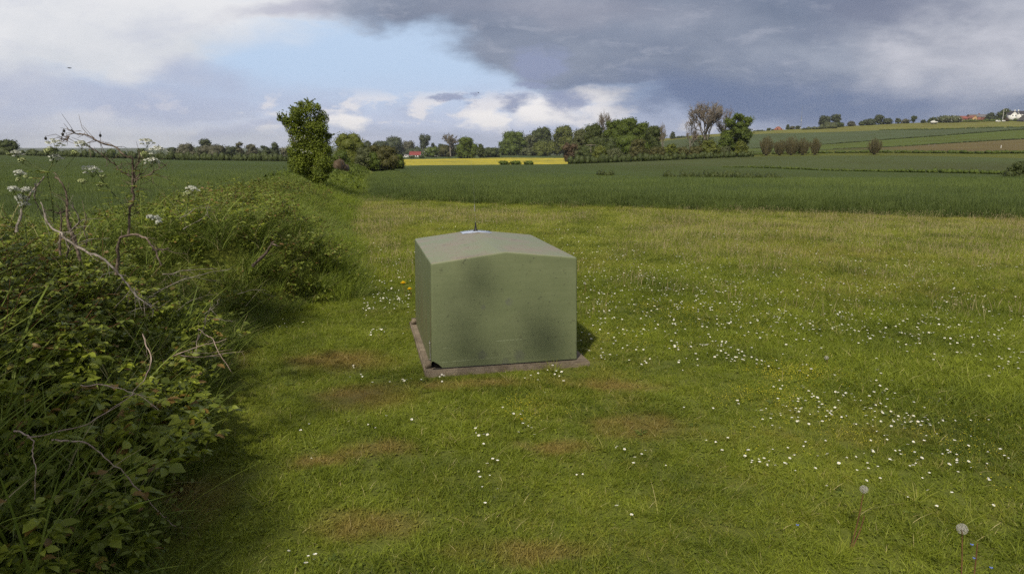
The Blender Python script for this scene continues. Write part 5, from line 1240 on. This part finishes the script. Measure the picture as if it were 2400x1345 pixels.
parsley('single cow parsley head alone right of the briar against the crop', [(438, 500), (440, 475), (441, 455)], [(449, 437, 16, 26, 0, 441, 458), (440, 450, 11, 14, 1, 441, 462)], 4.3, 5)
parsley('small cow parsley sunk in the leaves below the briar', [(360, 545), (362, 525)], [(352, 505, 9, 16, 0, 362, 525), (366, 507, 11, 18, 0, 362, 525), (372, 517, 7, 14, 0, 362, 528)], 4.2, 6)

# ------------------------------------------------------------------ flowers in the lawn
M_petal = plain_mat('daisy petal', (.80, .79, .76, 1), (.9, .9, .88, 1), 50, .6); M_yel = plain_mat('flower yellow', (.80, .56, .015, 1), (.88, .64, .02, 1), 80, .6); M_tref = plain_mat('trefoil yellow', (.40, .36, .02, 1), (.55, .48, .04, 1), 80, .6)
def daisy_mesh(r, h, tilt, seed, closed=.0):
    rng = np.random.default_rng(seed); mb = MB(); top_ = np.array([rng.normal(0, .008), rng.normal(0, .008), h])
    mb.tube([(0, 0, 0), top_ * .5 + [.003, 0, 0], top_], [.0009, .0008, .0008], 4, mat=2)
    M_ = Matrix.Rotation(tilt, 3, 'X') @ Matrix.Rotation(rng.uniform(0, 6), 3, 'Z'); M_ = np.array(M_); n = 16; V = []; 
    for k in range(n):
        a_ = k * 2 * PI / n; w_ = PI / n * .8; rr = r * rng.uniform(.88, 1.05); zz = r * (.10 + closed)
        mb.add(np.array([(.25 * r * math.cos(a_ - w_), .25 * r * math.sin(a_ - w_), 0), (rr * math.cos(a_ - w_ * .8), rr * math.sin(a_ - w_ * .8), zz), (rr * 1.07 * math.cos(a_), rr * 1.07 * math.sin(a_), zz), (rr * math.cos(a_ + w_ * .8), rr * math.sin(a_ + w_ * .8), zz), (.25 * r * math.cos(a_ + w_), .25 * r * math.sin(a_ + w_), 0)]) @ M_.T + top_, [[0, 1, 2, 3, 4]], .5, 0)
    mb.add(np.array([(.3 * r * math.cos(k * PI / 4), .3 * r * math.sin(k * PI / 4), .12 * r) for k in range(8)]) @ M_.T + top_, [list(range(8))], .5, 1)
    return mb
dm = [daisy_mesh(.0088, .045, t, i, c) for i, (t, c) in enumerate([(-.25, 0), (.1, .2), (-.5, 0), (-.1, .45), (.35, .1)])]
dmesh = [m.mesh('daisy', [M_petal, M_yel, M_gstem]) for m in dm]
CL = [  # px, py, spread x, spread y, count, zone
 (1640, 690, 150, 26, 90, 'b'), (1480, 690, 110, 45, 70, 'b'), (1400, 720, 40, 60, 40, 'b'), (1650, 818, 35, 9, 26, 'a'), (1760, 852, 60, 12, 34, 'a'), (1560, 840, 60, 20, 16, 'a'), (1440, 820, 50, 30, 18, 'a'),
 (1950, 945, 130, 36, 70, 'a'), (2080, 970, 90, 36, 36, 'a'), (1860, 985, 60, 20, 16, 'a'), (1780, 760, 160, 30, 80, 'b'), (2050, 740, 180, 30, 80, 'b'), (2250, 790, 130, 36, 90, 'c'), (2370, 850, 40, 40, 30, 'c'),
 (2200, 1010, 110, 40, 26, 'c'), (1990, 1080, 120, 30, 20, 'a'), (1790, 1075, 70, 25, 20, 'a'), (2150, 1110, 120, 40, 14, 'c'), (2300, 1060, 70, 40, 14, 'c'), (2180, 1180, 50, 20, 5, 'c'), (2350, 1200, 30, 20, 4, 'c'),
 (1310, 880, 70, 14, 10, 'd'), (1240, 900, 50, 20, 6, 'd'), (960, 895, 50, 14, 9, 'd'), (850, 890, 30, 10, 6, 'd'), (900, 1010, 30, 10, 4, 'd'), (1120, 1030, 25, 16, 5, 'd'), (1215, 1010, 20, 20, 7, 'd'), (1160, 1125, 60, 50, 8, 'd'), (720, 1320, 16, 10, 4, 'd'), (1500, 1110, 90, 50, 8, 'd'),
 (900, 790, 18, 5, 8, 'e'), (860, 730, 30, 6, 12, 'e'), (930, 712, 35, 14, 40, 'e'), (900, 660, 50, 30, 70, 'e'), (930, 625, 35, 12, 40, 'e'), (640, 765, 50, 8, 8, 'e'), (850, 580, 40, 30, 40, 'e'), (720, 1010, 60, 60, 3, 'd'),
 (975, 512, 40, 10, 60, 'f'), (1050, 522, 80, 12, 150, 'f'), (1180, 520, 90, 14, 90, 'f'), (1130, 490, 160, 12, 50, 'f'), (1400, 560, 90, 40, 130, 'f'), (1500, 620, 120, 40, 150, 'f'), (1800, 620, 300, 50, 220, 'f'), (2150, 680, 200, 50, 160, 'f'), (1700, 540, 350, 25, 120, 'f'), (1390, 640, 40, 40, 60, 'f'), (1375, 510, 20, 5, 16, 'f'), (1900, 740, 330, 60, 420, 'f'), (1650, 660, 200, 40, 260, 'f'), (2100, 620, 250, 50, 220, 'f')]
DZ = {'a': 'white daisy in the drifts of the lawn right of and below the cabinet', 'b': 'small white daisy in the lawn beyond the right side of the cabinet', 'c': 'white daisy in the longer grass towards the right edge of the picture', 'd': 'white daisy in the mown foreground lawn in front of the cabinet', 'e': 'white daisy in the strip of lawn between the grassy bank and cabinet'}
DG = {'a': 'daisies right of the cabinet', 'b': 'daisies beyond the cabinet', 'c': 'daisies at the right edge', 'd': 'daisies in the foreground', 'e': 'daisies beside the bank'}
dr = np.random.default_rng(77); dpts = []
for px, py, sx, sy, n, z_ in CL:
    for _ in range(n):
        # clumpy: small family groups
        gx, gy = dr.normal(px, sx * .85), dr.normal(py, sy * .85)
        p = on_ground(gx, max(gy, 472)); 
        for q in range(dr.integers(1, 3)):
            o_ = dr.normal(0, .07, 2) if q else (0, 0); X_, Y_ = float(p[0] + o_[0]), float(p[1] + o_[1])
            if sdist(X_, Y_) > -.05 or Y_ > float(edge_y(X_)) or in_slab(X_, Y_, .03) or abs(X_) > Y_ * .76: continue
            dpts.append((X_, Y_, z_))
dpts = [d for d in dpts if 1.9 < d[1]]; dpts.sort(key=lambda d: d[1])
ind = [d for d in dpts if d[2] != 'f'][:295]; rest = [d for d in dpts if d not in set(ind)]
for X_, Y_, z_ in ind:
    o = bpy.data.objects.new('daisy', dmesh[dr.integers(0, 5)]); COL.objects.link(o); o.location = (X_, Y_, float(ground(np.array(X_), np.array(Y_)))); k = dr.uniform(.5, 1.0); o.scale = (k, k, k); o.rotation_euler = (0, 0, dr.uniform(-.8, .8))
    tag(o, DZ[z_], 'daisy', DG[z_])
if rest:
    dt = [bpy.data.objects.new('daisy_head', m) for m in dmesh]
    A = np.array([(d[0], d[1]) for d in rest]); scatter('daisies', 'countless tiny white daisies sprinkled over the far lawn', np.stack([A[:, 0], A[:, 1], ground(A[:, 0], A[:, 1])], 1), dr.uniform(.6, 1.15, len(A)), dr.uniform(-.8, .8, len(A)), dt)
M_weed = leaf_mat('weed leaf', (.055, .085, .014, 1), (.15, .19, .035, 1), .3, nscale=2)
ros = []
for i in range(3):
    r = np.random.default_rng(170 + i); mb = MB(); n = 11; a_ = np.arange(n) * 2.4 + r.uniform(0, 1, n); P_ = np.stack([np.cos(a_) * .006, np.sin(a_) * .006, np.full(n, .012)], 1)
    leaves(mb, r, P_, np.stack([np.cos(a_), np.sin(a_), r.uniform(.1, .7, n)], 1), r.uniform(.02, .042, n), r.uniform(.009, .016, n), droop=.4); ros.append(tile_obj('rosette', mb, M_weed))
X, Y = jitter_grid(-4, 9, 1.8, 12, .42); ok = (RNG.uniform(0, 1, len(X)) < .25) & (sdist(X, Y) < 0) & ~in_slab(X, Y, .1)
scatter('weed_rosettes', 'flat leaf rosettes of lawn weeds', np.stack([X[ok], Y[ok], ground(X[ok], Y[ok])], 1), RNG.uniform(.6, 1.3, ok.sum()), RNG.uniform(0, 6.28, ok.sum()), ros)
# tiny yellow clover specks
cm = MB(); r = np.random.default_rng(5)
for _ in range(9):
    p = np.array([r.normal(0, .05), r.normal(0, .05), r.uniform(.025, .045)]); cm.sphere(p, .0026, 6)
ct = [bpy.data.objects.new('trefoil_head', cm.mesh('trefoil', M_tref))]
pts = []
for px, py, sx, sy, n in [(1880, 880, 60, 14, 90), (1600, 725, 70, 14, 90), (1700, 760, 120, 24, 70), (1480, 790, 90, 20, 30), (1930, 985, 120, 40, 40), (1800, 930, 60, 10, 30), (1220, 960, 60, 20, 20), (2250, 1000, 80, 60, 30), (1780, 690, 150, 30, 60)]:
    for _ in range(n):
        p = on_ground(r.normal(px, sx), max(480, r.normal(py, sy)))
        if not in_slab(p[0], p[1], .03): pts.append(p[:2])
A = np.array(pts); scatter('trefoil', 'patches of tiny yellow trefoil flowers in the lawn', np.stack([A[:, 0], A[:, 1], ground(A[:, 0], A[:, 1])], 1), r.uniform(.6, 1.1, len(A)), r.uniform(0, 6, len(A)), ct)
# dandelions
M_clock = leaf_mat('dandelion seed down', (.70, .68, .62, 1), (.90, .88, .83, 1), .6)
def dandelion(label, head, basep, clock=True, R_=.021, name='dandelion_clock', lean=0, bare=False, seed=0, colr=None):
    rng = np.random.default_rng(seed + 900); g = on_ground(*basep); root = empty(name, g, label, 'dandelion')
    Y = g[1]; top_ = at(head[0], head[1], Y + lean) - g; mb = MB(); path = pxpath([basep, ((basep[0] + head[0]) / 2 + 3, (basep[1] + head[1]) / 2), head], Y, Y + lean) - g
    mb.tube(path, np.linspace(.0028, .0019, len(path)), 6); mb.build('stem', M_redcane, root)
    if bare: return root
    if clock:
        m2 = MB(); m2.sphere(top_, R_ * .18, 6, rnd=0)
        for k in range(130):
            d = rng.normal(0, 1, 3); d /= np.linalg.norm(d); e = top_ + d * R_ * .85; m2.tube([top_ + d * R_ * .15, e], [.00022, .00022], 3, cap=False, rnd=.4)
            a_ = np.cross(d, [0.3, .2, 1.]); a_ /= np.linalg.norm(a_); b_ = np.cross(d, a_)
            for q in range(7):
                f = (a_ * math.cos(q * .9) + b_ * math.sin(q * .9)); m2.tube([e, e + (f * .7 + d * .5) * R_ * .28], [.00025, .00016], 3, cap=False, rnd=rng.uniform(.3, 1))
        m2.build('seed_head', M_clock, root)
    else:
        m2 = MB()
        for k in range(70):
            a_ = k * 2.4; q = R_ * math.sqrt(k / 70); d = np.array([math.cos(a_), math.sin(a_), 0]); s_ = np.array([-d[1], d[0], 0]) * R_ * .1
            m2.add([top_ + d * q * .5 - s_, top_ + d * (q + R_ * .2) - s_ + [0, 0, (R_ - q) * .9 + .004], top_ + d * (q + R_ * .2) + s_ + [0, 0, (R_ - q) * .9 + .004], top_ + d * q * .5 + s_], [[0, 1, 2, 3]])
        m2.build('flower', M_yel, root)
    return root
dandelion('dandelion clock on a leaning red stem in the lower right lawn', (2025, 1146), (1993, 1285), seed=1, R_=.0165)
dandelion('large round dandelion clock near the bottom right corner', (2255, 1239), (2247, 1420), seed=2, R_=.0195)
dandelion('headless leaning dandelion stalk right of the bottom right clock', (2291, 1272), (2268, 1430), seed=3, bare=True, name='dandelion_stalk')
dandelion('headless dandelion stalk bending beside the leaning clock', (2026, 1208), (1996, 1286), seed=4, bare=True, name='dandelion_stalk')
dandelion('small dandelion clock just right of the cabinet', (1370, 664), (1369, 690), seed=5, R_=.014)
dandelion('dandelion clock in the lawn right of the daisy drift', (1937, 838), (1935, 860), seed=6, R_=.016)
dandelion('open yellow dandelion left of the cabinet, the upper of two', (945, 664), (948, 695), clock=False, name='dandelion', R_=.03, seed=7)
dandelion('lower yellow dandelion touching the left side of the cabinet', (960, 678), (962, 700), clock=False, name='dandelion', R_=.025, seed=8)
dandelion('small orange yellow flower in the lawn in front of the cabinet', (1222, 983), (1222, 990), clock=False, name='hawkbit_flower', R_=.009, seed=9)
M_blue = plain_mat('speedwell blue', (.10, .16, .55, 1), (.18, .26, .70, 1), 80, .6)
for px, py, lb in [(2278, 1277, 'blue speedwell flower between the clock and the headless stalk'), (2284, 1309, 'blue speedwell flower touching the headless stalk'), (2323, 1331, 'blue speedwell flower nearest the bottom right corner'), (1869, 1231, 'blue speedwell flower alone left of the leaning clock')]:
    g = on_ground(px, py, .03); g[2] = 0; mb = MB(); mb.tube([(0, 0, 0), (0, 0, .03)], [.0008, .0008], 4, mat=1)
    for k in range(4): a_ = k * PI / 2 + .4; mb.add([(0, 0, .03), (.006 * math.cos(a_ - .5), .006 * math.sin(a_ - .5), .033), (.008 * math.cos(a_), .008 * math.sin(a_), .034), (.006 * math.cos(a_ + .5), .006 * math.sin(a_ + .5), .033)], [[0, 1, 2, 3]])
    o = mb.build('speedwell_flower', [M_blue, M_gstem]); o.location = g; tag(o, lb, 'flower', 'speedwell flowers')

# ------------------------------------------------------------------ unseen tree added behind the viewer, crown shaped to shade hedge and cabinet
def shade_tree(label, x, y, h, bl, seed, n=9000, sz=.055):
    rng = np.random.default_rng(seed); root = empty('unseen_shade_tree', (x, y, float(ground(np.array(float(x)), np.array(float(y))))), label, 'tree')
    mb = MB(); limbs(mb, rng, h, .16, bl, min(14, len(bl))); mb.build('trunk', M_bark, root); mb = MB(); foliage(mb, rng, bl, n, sz, shell=.3); mb.build('crown', LM['rich'], root)
r = np.random.default_rng(12)
def toward_sun(p, z):
    k = (z - p[2]) / to_sun.z; return np.array([p[0] + to_sun.x * k, p[1] + to_sun.y * k, z])
TB = np.array([-4.2, -1.6, float(ground(np.array(-4.2), np.array(-1.6)))]); bl = []
for px, py, gz, z_, rr in [(440, 1150, 0, 4.4, .38), (420, 1290, 0, 3.8, .4), (430, 880, .1, 5.2, .35), (620, 735, .1, 6.2, .4), (570, 720, .2, 6.0, .4)]:
    p = toward_sun(on_ground(px, py, gz), z_) - TB; bl.append((*p, rr, rr, rr * .8))
shade_tree('unseen leafy tree added behind the viewer on the left to shade the near hedge', TB[0], TB[1], 6., bl, 5, n=3000, sz=.06)
bl2 = []  # unseen leaf clumps lined up with the sun to shade the cabinet front
for x_, z0_, zz, rr in [(.33, .68, 5.2, .10), (.34, .55, 5.3, .09), (.24, .45, 5.3, .09), (.24, .16, 5.2, .12), (.34, .10, 5.2, .08), (.70, .38, 5.4, .05), (.74, .30, 5.2, .08), (.82, .20, 5.0, .11), (.76, .12, 5.1, .12), (.66, .22, 5.2, .08), (.79, .28, 5.1, .09), (.90, .10, 5.0, .10)]:
    p = np.array([BX0 + BU[0] * x_ * W, BY0 + BU[1] * x_ * W, z0_ + .04]); p = toward_sun(p, zz) - TB; bl2.append((*p, rr, rr, rr))
rng = np.random.default_rng(8); mb = MB()
for b in bl2: mb.tube([(0, 0, 4.), (b[0] * .6, b[1] * .6, 4.8), b[:3]], [.02, .01, .006], 5)
foliage(mb, rng, bl2, 150, .045, shell=.2)
root = [o for o in COL.objects if o.name.startswith('unseen_shade_tree')][0]; mb.build('added_shade_bough', LM['rich'], root)

# ------------------------------------------------------------------ haze
hm = bpy.data.materials.new('haze air'); hm.use_nodes = True; hn = hm.node_tree; hn.nodes.clear()
pv = hn.nodes.new('ShaderNodeVolumePrincipled'); pv.inputs['Color'].default_value = (.86, .90, 1., 1); pv.inputs['Density'].default_value = HAZE; pv.inputs['Anisotropy'].default_value = .2
ho = hn.nodes.new('ShaderNodeOutputMaterial'); hn.links.new(pv.outputs[0], ho.inputs['Volume'])
mb = MB(); mb.box(-9500, 9500, -60, 7300, -60, 110); hz = mb.build('haze', hm); tag(hz, 'thin bluish air over the distant farmland', kind='stuff')
